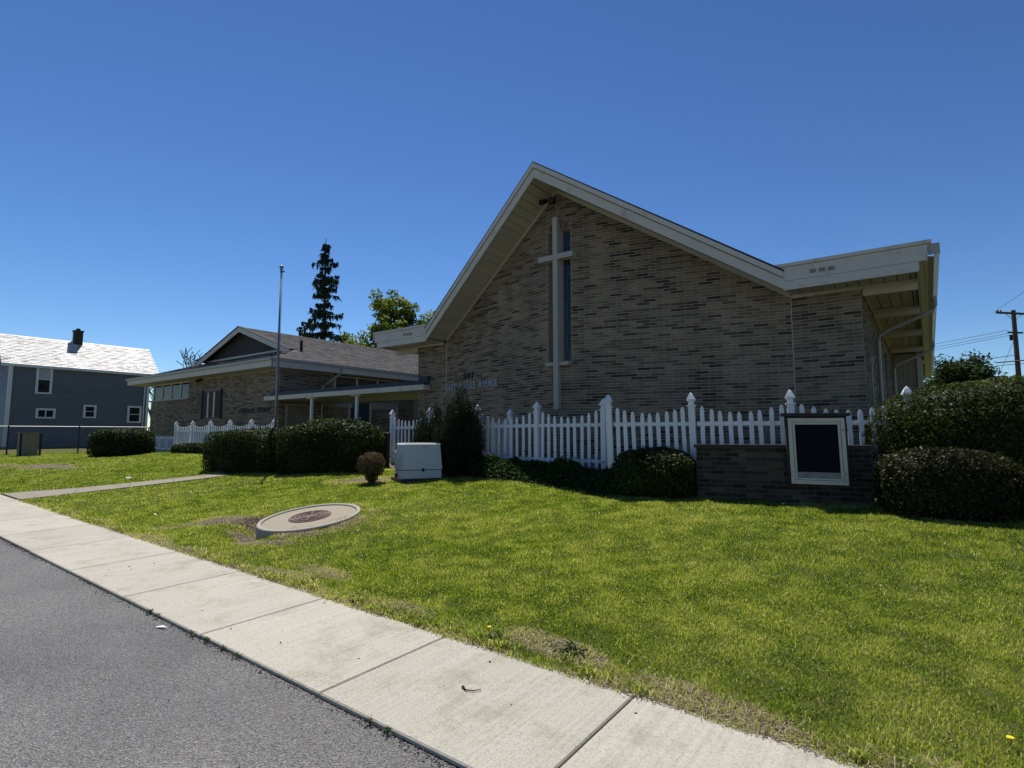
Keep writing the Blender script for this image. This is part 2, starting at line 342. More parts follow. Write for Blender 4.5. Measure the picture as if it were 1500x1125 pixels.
# sidewalk: dark bed with separate slabs
walk = sheet('sidewalk', seq((-60, 14, 1)), np.array([2.065, 2.5, 3.2]), lambda X, Y: ground(X, Y) - .026, m_soil, lambda X, Y: X * 0 + .25)
def slab(x0, x1, y0, y1, g=.006, bv=.008, th=.1):
    mb = MB(); lo = []; up = []; top = []
    for x, y, sx, sy in ((x0 + g, y0, 1, 1), (x1 - g, y0, -1, 1), (x1 - g, y1, -1, -1), (x0 + g, y1, 1, -1)):
        z = gz(x, y); lo.append((x, y, z - th)); up.append((x, y, z - bv)); top.append((x + sx * bv, y + sy * bv, z))
    mb.add(lo + up + top, [(0, 1, 5, 4), (1, 2, 6, 5), (2, 3, 7, 6), (3, 0, 4, 7), (4, 5, 9, 8), (5, 6, 10, 9), (6, 7, 11, 10), (7, 4, 8, 11), (8, 9, 10, 11)])
    return mb
x = -1.465 - 1.503 * 38
while x < 9:
    slab(x, x + 1.503, 2.068 + random.uniform(-.006, .006), 3.17).build('slab', m_walk, walk); x += 1.503
# path to the school, running back between the lawns
PTH = [(-15.6, 3.19), (-15.15, 4.2), (-14.8, 5.1), (-14.5, 5.9), (-14.28, 6.5), (-14.15, 6.95)]; PW = [1.5, .95, .78, .7, .64, .6]
path_bed = MB(); pe = []
for i, ((x, y), w) in enumerate(zip(PTH, PW)):
    q = Vector(PTH[min(i + 1, 5)]) - Vector(PTH[max(i - 1, 0)]); q.normalize(); nn = Vector((q.y, -q.x))
    if i == 0: nn = Vector((1, 0))
    a_, b_ = Vector((x, y)) - nn * w / 2, Vector((x, y)) + nn * w / 2
    pe.append((a_, b_)); path_bed.v += [(a_.x, a_.y, gz(*a_) + .004), (b_.x, b_.y, gz(*b_) + .004)]; path_bed.t += [.3, .3]
path_bed.f = [(2 * i, 2 * i + 1, 2 * i + 3, 2 * i + 2) for i in range(5)]
pathway = path_bed.build('path', m_soil, kind='structure')
for i in range(5):
    mb = MB(); (a0, b0), (a1, b1) = pe[i], pe[i + 1]
    k = .012; q = [a0.lerp(a1, k), b0.lerp(b1, k), b1.lerp(b0, 0), a1]
    mb.hexa([(p.x, p.y, gz(*p) - .06) for p in q], [(p.x, p.y, gz(*p) + .016) for p in q]); mb.build('slab', m_path, pathway)
def in_path(X, Y, m=0.0):
    X = np.asarray(X); Y = np.asarray(Y); r_ = np.zeros(X.shape, bool)
    py_ = [p[1] for p in PTH]; px_ = np.interp(Y, py_, [p[0] for p in PTH]); pw_ = np.interp(Y, py_, PW)
    return (np.abs(X - px_) < pw_ * .56 + m) & (Y < 8)

# ------------------------------------------------------------------ brick walls
def wall_bricks(O, U, s0, s1, z0, z1, bl=.305, ch=.0677, mort=.0145, clip=None, holes=(), ztop=None, phase=0.0):
    out = []; zt = ztop if ztop is not None else z1; k0 = int((zt - z1) / ch); k = max(0, k0 - 1)
    while True:
        zb = zt - (k + 1) * ch; k += 1
        if zb < z0 - .001: break
        if zb + ch > z1 + .002: continue
        s = s0 - (bl / 2 if k % 2 else 0) - phase
        while s < s1:
            a, b_ = max(s, s0) + mort / 2, min(s + bl, s1) - mort / 2; s += bl
            segs = [(a, b_)]
            for ha, hb, hz0, hz1 in holes:
                if zb + ch * .5 > hz0 and zb + ch * .5 < hz1:
                    segs = [g for sa, sb in segs for g in ((sa, min(sb, ha - mort / 2)), (max(sa, hb + mort / 2), sb)) if g[1] - g[0] > .02]
            for sa, sb in segs:
                if sb - sa < .03: continue
                if clip and not clip((sa + sb) / 2, zb + ch / 2): continue
                out.append((sa, sb, zb + mort / 2, zb + ch - mort / 2))
    return out
_bm = {}
def brick_mesh(L, h, mat, dep=.03):
    key = (round(L, 2), round(h, 3), mat.name)
    if key not in _bm:
        mb = MB(); c = .003; a, b_ = L / 2, h / 2
        vs = [(-a, 0, -b_), (a, 0, -b_), (a, 0, b_), (-a, 0, b_), (-a, -dep + c, -b_), (a, -dep + c, -b_), (a, -dep + c, b_), (-a, -dep + c, b_),
              (-a + c, -dep, -b_ + c), (a - c, -dep, -b_ + c), (a - c, -dep, b_ - c), (-a + c, -dep, b_ - c)]
        mb.add(vs, [(0, 1, 5, 4), (1, 2, 6, 5), (2, 3, 7, 6), (3, 0, 4, 7), (4, 5, 9, 8), (5, 6, 10, 9), (6, 7, 11, 10), (7, 4, 8, 11), (8, 9, 10, 11)])
        _bm[key] = mb.mesh('brick', mat)
    return _bm[key]
def depth(p):
    q = Vector(p) - Vector((0, 0, 1.6)); return q.dot(Vector((-math.sin(R(36.8)), math.cos(R(36.8)), .09)))
class Bricks:
    """collects bricks of one building; the nearest ones in sight become objects, the rest one field"""
    def __init__(s): s.l = []
    def add(s, O, U, lst, proud=.007):
        U = Vector((*U, 0)); N = Vector((U.y, -U.x, 0))
        for sa, sb, za, zb in lst:
            c = Vector((*O, 0)) + U * ((sa + sb) / 2); c.z = (za + zb) / 2
            s.l.append((c + N * (proud - .03 + random.uniform(-.0015, .0015)), U, N, sb - sa, zb - za))
    def emit(s, parent, mo, mf, n=300, see=lambda c: True):
        lst = sorted(s.l, key=lambda t: (not see(t[0]), depth(t[0])))
        for c, U, N, L, h in lst[:n]:
            o = inst('brick', brick_mesh(L, h, mo), c, parent, math.atan2(U.y, U.x))
        mb = MB(); Z = Vector((0, 0, 1))
        for c, U, N, L, h in lst[n:]:
            mb.tone = random.random()
            a, b_ = U * (L / 2), Z * (h / 2); f = N * .03
            p = [c - a - b_, c + a - b_, c + a + b_, c - a + b_]
            mb.add(p + [q + f for q in p], [(4, 5, 6, 7), (0, 1, 5, 4), (1, 2, 6, 5), (2, 3, 7, 6), (3, 0, 4, 7)])
        if mb.v: mb.build('brick', mf, parent, kind='stuff')

# ------------------------------------------------------------------ the church
G0 = .4
church = thing('church_building', 'tan brick church with steep prow gable, tall stone cross and cream trim', 'church', (-7.06, 16, G0))
A0, A1, P, B1, B0 = Vector((-13.14, 12.5)), Vector((-11.87, 12.5)), Vector((-7.06, 11.28)), Vector((-2.15, 12.5)), Vector((-.92, 12.5))
RX = -7.065
def zsof(x): return 7.66 - .637 * abs(x - RX)          # underside of the gable roof
WT = 4.47                                              # wall top of the low wings
def wall_panel(mb, a, b_, poly, d=.28):
    U = (b_ - a).normalized(); mb.prism(poly, (a.x, a.y, 0), (U.x, U.y, 0), (0, 0, 1), (-U.y, U.x, 0), d)
bk = Bricks()
LL, LR = (P - A1).length, (B1 - P).length
UL, UR, UX = (P - A1).normalized(), (B1 - P).normalized(), Vector((1, 0))
def topL(s): return zsof((A1 + UL * s).x) - .02
def topR(s): return zsof((P + UR * s).x) - .02
SW = .34                                               # the slot window reaches this far either side of the fold
W0, W1 = 3.34, 6.60
mb = MB()
wall_panel(mb, A0, A1, [(0, G0), (1.27, G0), (1.27, WT), (0, WT)])
wall_panel(mb, B1, B0, [(0, G0), (1.23, G0), (1.23, WT), (0, WT)])
wall_panel(mb, A1, P, [(0, G0), (LL - SW, G0), (LL - SW, topL(LL - SW)), (0, topL(0))])
wall_panel(mb, A1, P, [(LL - SW, G0), (LL, G0), (LL, W0), (LL - SW, W0)])
wall_panel(mb, A1, P, [(LL - SW, W1), (LL, W1), (LL, topL(LL)), (LL - SW, topL(LL - SW))])
wall_panel(mb, P, B1, [(SW, G0), (LR, G0), (LR, topR(LR)), (SW, topR(SW))])
wall_panel(mb, P, B1, [(0, G0), (SW, G0), (SW, W0), (0, W0)])
wall_panel(mb, P, B1, [(0, W1), (SW, W1), (SW, topR(SW)), (0, topR(0))])
mb.prism([(12.78, G0), (36, G0), (36, WT), (12.78, WT)], (-.92, 0, 0), (0, 1, 0), (0, 0, 1), (-1, 0, 0), .28)
mb.prism([(12.78, G0), (36, G0), (36, WT), (12.78, WT)], (-13.14, 0, 0), (0, 1, 0), (0, 0, 1), (1, 0, 0), .28)
mb.box((-7.03, 36, 2.5), (12.2, .3, 4.0))
mb.build('wall', m_mortar, church)
bk.add(A0, UX, wall_bricks(A0, UX, 0, 1.262, .7, WT, ztop=WT))
bk.add(B1, UX, wall_bricks(B1, UX, .008, 1.23, .7, WT, ztop=WT))
bk.add(A1, UL, wall_bricks(A1, UL, .004, LL - .004, .7, 7.8, ztop=WT + 50 * .0677, clip=lambda s, z: z < topL(s) - .0, holes=[(LL - SW, LL, W0 - .085, W1 + .203)]))
bk.add(P, UR, wall_bricks(P, UR, .004, LR - .008, .7, 7.8, ztop=WT + 50 * .0677, clip=lambda s, z: z < topR(s) - .0, holes=[(0, SW, W0 - .085, W1 + .203)], phase=.1))
bk.add(Vector((-.92, 12.5)), Vector((0, 1)), wall_bricks(None, None, .004, 11.1, 1.5, WT, ztop=WT))
# soldier course over the slot window: bricks on end
for a, U, sg, O in ((LL - SW, UL, 1, A1), (0, UR, 1, P)):
    for k in range(5):
        s = a + .034 + k * .068
        if s > a + SW - .03 + .01: continue
        bk.add(O, U, [(s - .029, s + .029, W1 + .008, W1 + .197)])
bk.emit(church, m_brick_o, m_brick_s, 300, lambda c: c.z > 2.35 and c.y < 12.52)
for s_, U, O in ((1.265, UX, A0), (.0, UX, B1)):       # control joints at the folds
    p = O + U * s_; mb = MB(); mb.box((p.x, p.y - .006, (G0 + WT) / 2), (.018, .016, WT - G0 - .01)); mb.build('control_joint', m_stone, church)
# slot window: frame, leaded panes, cames
win = MB()
for U, O, sa in ((UL, A1, LL - SW), (UR, P, 0.0)):
    Nn = Vector((-U.y, U.x)); q = O + U * sa + Nn * .2
    win.prism([(0, W0), (SW, W0), (SW, W1), (0, W1)], (q.x, q.y, 0), (U.x, U.y, 0), (0, 0, 1), (Nn.x, Nn.y, 0), .05)
window = win.build('window', m_dark, church, label='tall slot window of blue leaded glass behind the stone cross')
for U, O, sa in ((UL, A1, LL - SW), (UR, P, 0.0)):
    Nn = Vector((-U.y, U.x)); z = W0 + .02; k = 0; sgn = 1 if O is P else -1
    cols = (.135, .155) if O is P else (.0, .03)
    while z < W1 - .03:
        h = min(.42 if k % 2 else .3, W1 - .02 - z); off = .05 if k % 2 else -.04
        edges = [0.012, .1, .205 + off * .4, SW - .012] if O is P else [.012, .14 + off * .4, .24, SW - .012]
        for a_, b_ in zip(edges[:-1], edges[1:]):
            q = O + U * (sa + a_ + .005) + Nn * .185
            m_ = MB(); m_.prism([(0, z + .005), (b_ - a_ - .01, z + .005), (b_ - a_ - .01, z + h - .005), (0, z + h - .005)], (q.x, q.y, 0), (U.x, U.y, 0), (0, 0, 1), (Nn.x, Nn.y, 0), .014)
            m_.build('pane', m_blue_glass, window)
        q = O + U * sa + Nn * .178
        m_ = MB(); m_.prism([(0, z + h - .006), (SW, z + h - .006), (SW, z + h + .006), (0, z + h + .006)], (q.x, q.y, 0), (U.x, U.y, 0), (0, 0, 1), (Nn.x, Nn.y, 0), .02); m_.build('came', m_came, window)
        z += h; k += 1
    for e in (.1, .205) if O is P else (.14, .24):
        q = O + U * (sa + e - .006) + Nn * .17
        m_ = MB(); m_.prism([(0, W0), (.012, W0), (.012, W1), (0, W1)], (q.x, q.y, 0), (U.x, U.y, 0), (0, 0, 1), (Nn.x, Nn.y, 0), .02); m_.build('came', m_came, window)
mb = MB(); mb.box((-7.06, 11.345, W0 - .045), (.66, .26, .085)); mb.build('sill', m_stone, church)
# stone cross standing out from the fold
cross = MB(); cross.box((-7.06, 11.325, (2.2 + 6.9) / 2), (.128, .31, 4.7)); cross = cross.build('cross', m_stone, church, label='slender pale stone cross running up the fold of the gable wall')
mb = MB(); mb.box((-7.06, 11.27, 5.905), (.98, .204, .128)); mb.build('arm', m_stone, cross)
# floodlight under the apex
fl = MB(); fl.box((-7.15, 11.2, 7.34), (.12, .14, .1)); flood = fl.build('floodlight', m_dark, church)
for sx in (-.13, .06):
    mb = MB(); mb.tube([(-7.15 + sx, 11.16, 7.36), (-7.15 + sx * 1.5, 11.0, 7.28)], [.05, .075], 10); mb.build('lamp_head', m_dark, flood)

# gable roof: solid slabs, shingle edge, rake boards, soffit planks
YT, YE, XL, XR = 10.28, 11.7, -12.0, -2.13
def edge_y(x): return YT + (YE - YT) * (abs(x - RX) / (XR - RX))
roof = MB()
for xe in (XL, XR):
    zt0, zt1 = zsof(RX) + .27, zsof(xe) + .27
    pts = [(RX, YT + .03), (xe, YE + .03), (xe, 36.6), (RX, 36.6)]
    if xe > RX: pts = pts
    lo = [(x, y, zsof(x) + .025) for x, y in pts]; up = [(x, y, zsof(x) + .27) for x, y in pts]
    roof.hexa(lo, up)
roof = roof.build('roof', m_shing_dark, church)
for xe in (XL, XR):
    mb = MB(); sg = 1 if xe > RX else -1
    y0, y1 = YT - .035, YE - .035
    mb.hexa([(RX, y0, zsof(RX) + .265), (xe, y1, zsof(xe) + .265), (xe, 36.7, zsof(xe) + .265), (RX, 36.7, zsof(RX) + .265)],
            [(RX, y0, zsof(RX) + .29), (xe + .03 * sg, y1, zsof(xe) + .29), (xe + .03 * sg, 36.7, zsof(xe) + .29), (RX, 36.7, zsof(RX) + .29)])
    mb.build('shingle_edge', m_shing_dark, roof)
    def rk(za, zb, fr, bk_, name, mat):
        m_ = MB(); m_.hexa([(RX, YT + fr, zsof(RX) + za), (xe, YE + fr, zsof(xe) + za), (xe, YE + bk_, zsof(xe) + za), (RX, YT + bk_, zsof(RX) + za)],
                           [(RX, YT + fr, zsof(RX) + zb), (xe, YE + fr, zsof(xe) + zb), (xe, YE + bk_, zsof(xe) + zb), (RX, YT + bk_, zsof(RX) + zb)])
        return m_.build(name, mat, church)
    rk(-.09, .13, 0, .028, 'rake_board', m_trim_peel); rk(.146, .262, -.04, .028, 'rake_moulding', m_trim)
    # soffit planks run back from the rake to the wall
    n = 27
    for i in range(n):
        f0, f1 = i / n, (i + 1) / n; xa, xb = RX + (xe - RX) * f0, RX + (xe - RX) * f1; g = .008 * sg
        def wy(x): f = abs(x - RX) / (B1.x - P.x); return P.y + (12.5 - P.y) * min(1, f)
        q = [(xa + g, edge_y(xa) + .03), (xb - g, edge_y(xb) + .03), (xb - g, wy(xb) + .02), (xa + g, wy(xa) + .02)]
        m_ = MB(); m_.hexa([(x, y, zsof(x)) for x, y in q], [(x, y, zsof(x) + .022) for x, y in q]); m_.build('soffit_plank', m_soffit, church)
# frieze mouldings where wall meets soffit
for a, b_, U in ((A1, P, UL), (P, B1, UR)):
    for dz, t, fr in ((-.05, .07, .03), (-.1, .035, .018)):
        mb = MB(); N = Vector((U.y, -U.x))
        qa, qb = a + N * fr, b_ + N * fr
        mb.hexa([(a.x, a.y, zsof(a.x) + dz - t / 2), (qa.x, qa.y, zsof(a.x) + dz - t / 2), (qb.x, qb.y, zsof(b_.x) + dz - t / 2), (b_.x, b_.y, zsof(b_.x) + dz - t / 2)],
                [(a.x, a.y, zsof(a.x) + dz + t / 2), (qa.x, qa.y, zsof(a.x) + dz + t / 2), (qb.x, qb.y, zsof(b_.x) + dz + t / 2), (b_.x, b_.y, zsof(b_.x) + dz + t / 2)])
        mb.build('frieze_board', m_soffit, church)
# flat side roofs with stepped fascia
for sg, xi, xo, xw in ((1, -2.13, .2, -.92), (-1, -12.0, -14.42, -13.14)):
    mb = MB(); xi2 = xi - sg * .3
    mb.prism([(xi, 11.74), (xo - sg * .235, 11.74), (xo - sg * .235, 36.6), (xi, 36.6)], (0, 0, 4.5), (1, 0, 0), (0, 1, 0), (0, 0, 1), .36)
    mb.prism([(xi2, 12.3), (xi, 12.3), (xi, 36.6), (xi2, 36.6)], (0, 0, 4.76), (1, 0, 0), (0, 1, 0), (0, 0, 1), .1)
    mb.build('flat_roof', m_shing_dark, church)
    def strip(x0, x1, y0, y1, z0, z1, name, mat=m_trim):
        m_ = MB(); m_.box(((x0 + x1) / 2, (y0 + y1) / 2, (z0 + z1) / 2), (abs(x1 - x0), abs(y1 - y0), z1 - z0)); return m_.build(name, mat, church)
    fs = strip(xi, xo - sg * .07, 11.7, 11.738, 4.585, 4.86, 'fascia_board'); strip(xi, xo - sg * .19, 11.694, 11.738, 4.405, 4.577, 'fascia_board')
    strip(xi - sg * .28, xo, 11.672, 11.75, 4.865, 4.93, 'cap_flashing')
    strip(xo - sg * .07, xo - sg * .11, 11.74, 36.6, 4.585, 4.86, 'fascia_board'); strip(xo - sg * .19, xo - sg * .23, 11.74, 36.6, 4.405, 4.577, 'fascia_board', m_trim_peel)
    strip(xo - sg * .188, xo - sg * .112, 11.742, 36.6, 4.59, 4.61, 'soffit_strip', m_trim); strip(xo - sg * .235, xo - sg * .112, 11.742, 36.6, 4.64, 4.86, 'roof_edge', m_shing_dark)
    g_ = MB(); y0, y1 = 11.78, 36.6; xa, xb = xo - sg * .068, xo + sg * .11
    g_.prism([(xa, 4.66), (xa + sg * .09, 4.64), (xb, 4.78), (xb, 4.875), (xb - sg * .012, 4.875), (xb - sg * .014, 4.79), (xa + sg * .085, 4.655), (xa + sg * .004, 4.672)], (0, y0, 0), (1, 0, 0), (0, 0, 1), (0, 1, 0), y1 - y0)
    g_.box(((xa + xb) / 2, y0 - .006, 4.78), (abs(xb - xa), .012, .19)); g_.build('gutter', m_metal, church)
    # soffit planks: front strip and side strip
    x = xi
    while abs(x - xi) < abs(xo - sg * .24 - xi) - .05:
        x2 = x + sg * .2
        if (x2 - xo + sg * .24) * sg > 0: x2 = xo - sg * .24
        back = 12.52 if (x - xw) * sg < -.1 else 36.4
        strip(x + sg * .008, x2 - sg * .008, 11.745, back, 4.475, 4.497, 'soffit_plank', m_soffit); x = x2
    strip(min(xi, xw) if sg > 0 else xw, xw if sg > 0 else xi, 12.47, 12.498, 4.40, 4.47, 'frieze_board', m_soffit)
    strip(xw, xw + sg * .028, 12.5, 36, 4.40, 4.47, 'frieze_board', m_soffit)
    for yb in (12.56, 15.15, 18.4, 22.0, 26.0):
        strip(xw + sg * .03, xo - sg * .23, yb - .06, yb + .06, 4.27, 4.47, 'soffit_beam', m_beam)
    for k in range(3):                                  # little louvred vents in the fascia
        xv = (-1.615 + k * .155) if sg > 0 else (-12.93 + k * .14)
        v_ = strip(xv - .055, xv + .055, 11.692, 11.702, 4.665, 4.74, 'vent_grille', m_metal)
        for j in range(4):
            m_ = MB(); m_.box((xv, 11.69, 4.675 + j * .017), (.1, .008, .006)); m_.build('slat', m_louvre, v_)
# downspouts on the right-hand side
for y in (15.5, 22.8):
    mb = MB(); mb.tube([(.25, y, 4.7), (.25, y, 4.5), (.2, y, 4.38), (-.7, y, 4.0), (-.82, y, 3.92), (-.85, y, 3.8), (-.85, y, .8)], .045, 10)
    d_ = mb.build('downspout', m_metal, church)
    for z in (3.4, 2.2):
        m_ = MB(); m_.box((-.875, y, z), (.09, .13, .03)); m_.build('strap', m_metal, d_)
mb = MB(); mb.box((-.75, 15.35, 4.44), (.14, .14, .06)); mb.lathe([(.075, -.03), (.09, -.09), (.06, -.13)], (-.75, 15.35, 4.45), 14); mb.build('soffit_lamp', m_metal, church)
# far bay with vertical boards, dark side windows
for i in range(5):
    strip_x = -.9 + i * .135; m_ = MB(); m_.box((strip_x + .065, 23.7, 2.5), (.128, .06, 3.85)); m_.build('bay_board', m_beige_panel, church)
mb = MB(); mb.box((-.16, 23.66, 2.5), (.14, .1, 3.88)); mb.build('bay_post', m_soffit, church)
mb = MB(); mb.box((-.5, 25.2, 2.5), (.82, 2.9, 3.8)); mb.build('bay_wall', m_mortar, church)
for y in (17.2, 19.4):
    mb = MB(); mb.box((-.918, y, 3.1), (.02, .9, 1.9)); w_ = mb.build('side_window', m_dark, church)
    m_ = MB(); m_.box((-.906, y, 3.1), (.012, .78, 1.78)); m_.build('pane', m_glass_dark, w_)
mb = MB(); mb.tube([(-.87, 13.35, .8), (-.87, 13.35, 3.05)], .02, 8); mb.box((-.87, 13.35, 3.1), (.07, .09, .14)); mb.build('conduit', m_metal, church)
mb = MB(); mb.tube([(-5.1, 13.3, 6.2), (-5.1, 13.3, 7.05)], .06, 10); mb.build('vent_pipe', m_dark, church)

# raised letters
_glyph = {}
def glyph(ch):
    if ch not in _glyph:
        cu = bpy.data.curves.new('letter', 'FONT'); cu.body = ch; cu.size = 1; cu.extrude = .07; cu.offset = .022; cu.resolution_u = 3
        ob = bpy.data.objects.new('tmp', cu); C.objects.link(ob)
        dg = bpy.context.evaluated_depsgraph_get(); me = bpy.data.meshes.new_from_object(ob.evaluated_get(dg))
        bpy.data.objects.remove(ob); bpy.data.curves.remove(cu)
        v = np.zeros(len(me.vertices) * 3); me.vertices.foreach_get('co', v); v = v.reshape(-1, 3)
        _glyph[ch] = (v, [tuple(p.vertices) for p in me.polygons], v[:, 0].min(), v[:, 0].max(), v[:, 1].max())
        bpy.data.meshes.remove(me)
    return _glyph[ch]
def lettering(text, O, U, z, length, height, mat, parent, dep=.03, bold=1.0):
    U = Vector((*U, 0)).normalized(); N = Vector((U.y, -U.x, 0)); Z = Vector((0, 0, 1))
    ws = [.55 if c == ' ' else (glyph(c)[3] - glyph(c)[2]) * .62 + .12 for c in text]; sc = length / sum(ws); s = 0
    for c, w in zip(text, ws):
        if c != ' ':
            v, f, x0, x1, h = glyph(c); mb = MB(); k = .62 * sc
            for p in v:
                q = Vector((*O, 0)) + U * (s + (p[0] - x0) * k + .06 * sc) + Z * (z + p[1] * height / .72) + N * (.012 + (p[2] + .07) / .14 * dep)
                mb.v.append(tuple(q)); mb.t.append(.5)
            mb.f = f; mb.build('letter', mat, parent)
        s += w * sc
e0 = Vector((-11.85, 12.495)); lettering('EAST FOULKE AVENUE', e0 + UL * .0, UL, 2.93, 2.6, .205, m_letter, church)
lettering('207', A1 + UL * .91, UL, 3.225, .6, .18, m_letter_d, church)

# ------------------------------------------------------------------ entry canopy between school and church
canopy = thing('entry_canopy', 'low flat entry canopy with peeling white fascia between the school and the church', 'canopy', (-17, 13, .8))
mb = MB(); mb.box((-17.25, 13.75, 3.09), (9.1, 3.0, .1)); mb.build('roof_deck', m_blue_memb, canopy)
def cpart(c, d, name, mat=m_trim_peel):
    m_ = MB(); m_.box(c, d); return m_.build(name, mat, canopy)
for i in range(9):
    x0 = -21.88 + i * 1.035; cpart((x0 + .5175, 12.2 + (i % 2) * .004, 3.085), (1.029, .035, .165), 'fascia_board')
cpart((-12.565, 12.34, 3.085), (.035, .24, .165), 'fascia_board'); cpart((-21.88, 12.45, 3.085), (.035, .46, .165), 'fascia_board')
cpart((-17.2, 12.26, 3.185), (9.36, .16, .03), 'cap_flashing', m_blue_memb)
mb = MB(); mb.box((-17.25, 12.45, 3.26), (9.0, .12, .14)); mb.build('membrane_edge', m_blue_memb, canopy)
for i in range(15):
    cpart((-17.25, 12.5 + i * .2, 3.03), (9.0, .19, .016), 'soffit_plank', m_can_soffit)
for x in (-18.75, -16.05): cpart((x, 12.36, 1.92), (.085, .085, 2.2), 'post', m_house_trim); cpart((x, 12.36, 3.0), (.5, .16, .08), 'bracket')
cpart((-12.8, 12.43, 3.33), (.42, .05, .24), 'flashing', m_blue_memb); cpart((-21.6, 12.6, 3.33), (.5, .06, .22), 'flashing', m_blue_memb)

# ------------------------------------------------------------------ the school wing
school = thing('school_building', 'low tan brick building with dark gabled hip roof left of the church', 'building', (-28, 18, .8))
sb = Bricks(); SX0, SX1, SY, SE = -34.5, -21.65, 12.7, 4.36
mb = MB()
mb.prism([(0, .3), (4.55, .3), (4.55, 3.42), (0, 3.42)], (SX0, SY, 0), (1, 0, 0), (0, 0, 1), (0, 1, 0), .28)
mb.prism([(4.55, .3), (SX1 - SX0, .3), (SX1 - SX0, SE), (4.55, SE)], (SX0, SY, 0), (1, 0, 0), (0, 0, 1), (0, 1, 0), .28)
mb.prism([(12.98, .3), (30, .3), (30, 3.42), (12.98, 3.42)], (SX0, 0, 0), (0, 1, 0), (0, 0, 1), (1, 0, 0), .28)
mb.prism([(17.5, 3.42), (30, 3.42), (30, SE), (17.5, SE)], (SX0, 0, 0), (0, 1, 0), (0, 0, 1), (1, 0, 0), .28)
mb.prism([(12.98, .3), (20.6, .3), (20.6, 3.42), (12.98, 3.42)], (SX1, 0, 0), (0, 1, 0), (0, 0, 1), (-1, 0, 0), .28)
mb.prism([(12.98, 3.42), (15.35, 3.42), (15.35, SE), (12.98, SE)], (SX1, 0, 0), (0, 1, 0), (0, 0, 1), (-1, 0, 0), .28)
mb.box((-17.4, 20.75, 2.4), (8.4, .3, 4.2))
mb.build('wall', m_mortar, school)
door_hole = (6.2, 8.05, 2.36, 3.72)
sb.add((SX0, SY), UX, wall_bricks(None, UX, .004, 12.85, 1.58, 3.41, ztop=3.41, holes=[door_hole, (.4, 2.85, .8, 1.5)]))
sb.add((SX0, SY), UX, wall_bricks(None, UX, 4.56, 12.85, 3.40, SE - .01, ztop=3.41 + 14 * .0677, holes=[door_hole]))
sb.add((SX0, SY), UX, wall_bricks(None, UX, .004, 12.85, .95, 1.58, ztop=3.41 - 27 * .0677, holes=[(.4, 2.85, .8, 1.5)]))
YV = Vector((0, 1))
sb.add((SX1, SY), YV, wall_bricks(None, None, .004, 7.6, .95, 3.41, ztop=3.41, holes=[(.36, 1.48, .5, 2.85), (3.5, 4.75, .5, 3.1)]))
sb.add((SX1, SY), YV, wall_bricks(None, None, .004, 2.64, 3.40, SE - .01, ztop=3.41 + 14 * .0677))
for c, U, N, L, h in []: pass
sb.emit(school, m_brick_o, m_brick_s, 0)
ob_ = Bricks(); ob_.add((SX1, 20.6), UX, wall_bricks(None, None, .02, 2.2, .95, 4.3)); ob_.emit(school, m_brick_o, m_sunlit_brick, 0)
ob_ = Bricks(); ob_.add((SX1 + 2.22, 20.6), UX, wall_bricks(None, None, .02, 6.0, .95, 4.3)); ob_.emit(school, m_brick_o, m_brick_s, 0)
def spart(c, d, name, mat, parent=None, **kw):
    m_ = MB(); m_.box(c, d); return m_.build(name, mat, parent or school, **kw)
# roof: hip front, Dutch gable, long sides
EZ, PIT, RXS, RY = 4.70, .338, -28.5, 14.9
ex0, ex1, ey = -36.0, -21.08, 12.0
rz = lambda x: EZ + PIT * min(x - ex0, ex1 - x)
hz = EZ + PIT * (RY - ey); gx0, gx1 = ex0 + (RY - ey), ex1 - (RY - ey)
apex = rz(RXS)
rf = MB()
rf.add([(ex0, ey, EZ), (ex1, ey, EZ), (gx1, RY, hz), (gx0, RY, hz), (ex0, 36, EZ), (ex1, 36, EZ), (RXS, RY - .5, apex), (RXS, 36, apex), (gx1, RY - .5, hz), (gx0, RY - .5, hz)],
       [(0, 1, 2, 3), (1, 5, 7, 6, 8, 2), (4, 0, 3, 9, 6, 7), (0, 4, 5, 1), (4, 7, 5)])
sroof = rf.build('roof', m_shing_dark, school)
def shingles(mb, O, U, V, N, W, H, inside, tab=.31, exp=.14, th=.012):
    O, U, V, N = Vector(O), Vector(U).normalized(), Vector(V).normalized(), Vector(N).normalized(); k = 0; y = 0.0
    while y < H:
        x = -(tab * .5 if k % 2 else 0) + random.uniform(-.03, .03)
        while x < W:
            if inside(x + tab / 2, y + exp / 2):
                mb.tone = random.random() ** 1.2; g = random.uniform(.003, .008); t = th * random.uniform(.7, 1.4)
                a = O + U * (x + g) + V * y; b_ = O + U * (x + tab - g) + V * (y + random.uniform(-.006, .006)); c_ = O + U * (x + tab - g) + V * (y + exp + .02); d_ = O + U * (x + g) + V * (y + exp + .02)
                mb.add([a + N * .002, b_ + N * .002, a + N * t, b_ + N * t, c_ + N * .003, d_ + N * .003], [(0, 1, 3, 2), (2, 3, 4, 5), (0, 2, 5), (1, 4, 3)])
            x += tab
        y += exp; k += 1
sl = math.hypot(1, PIT); shm = MB()
def in_right(u, v):                 # u along +y from the eave corner, v up the slope
    xx = ex1 - v / sl; yy = ey + u
    lim = RY - .5 if (ex1 - xx) > (RY - ey) else ey + (ex1 - xx)
    return yy > lim and xx > RXS
shingles(shm, (ex1 + .03, ey, EZ - .01), (0, 1, 0), (-1, 0, PIT), (PIT, 0, 1), 17, 7.42 * sl, in_right)
shingles(shm, (ex0, ey - .03, EZ - .01), (1, 0, 0), (0, 1, PIT), (0, -PIT, 1), 15, 2.9 * sl, lambda u, v: v / sl < min(u, 14.92 - u))
shm.build('shingle', m_asphalt_roof, sroof, kind='stuff')
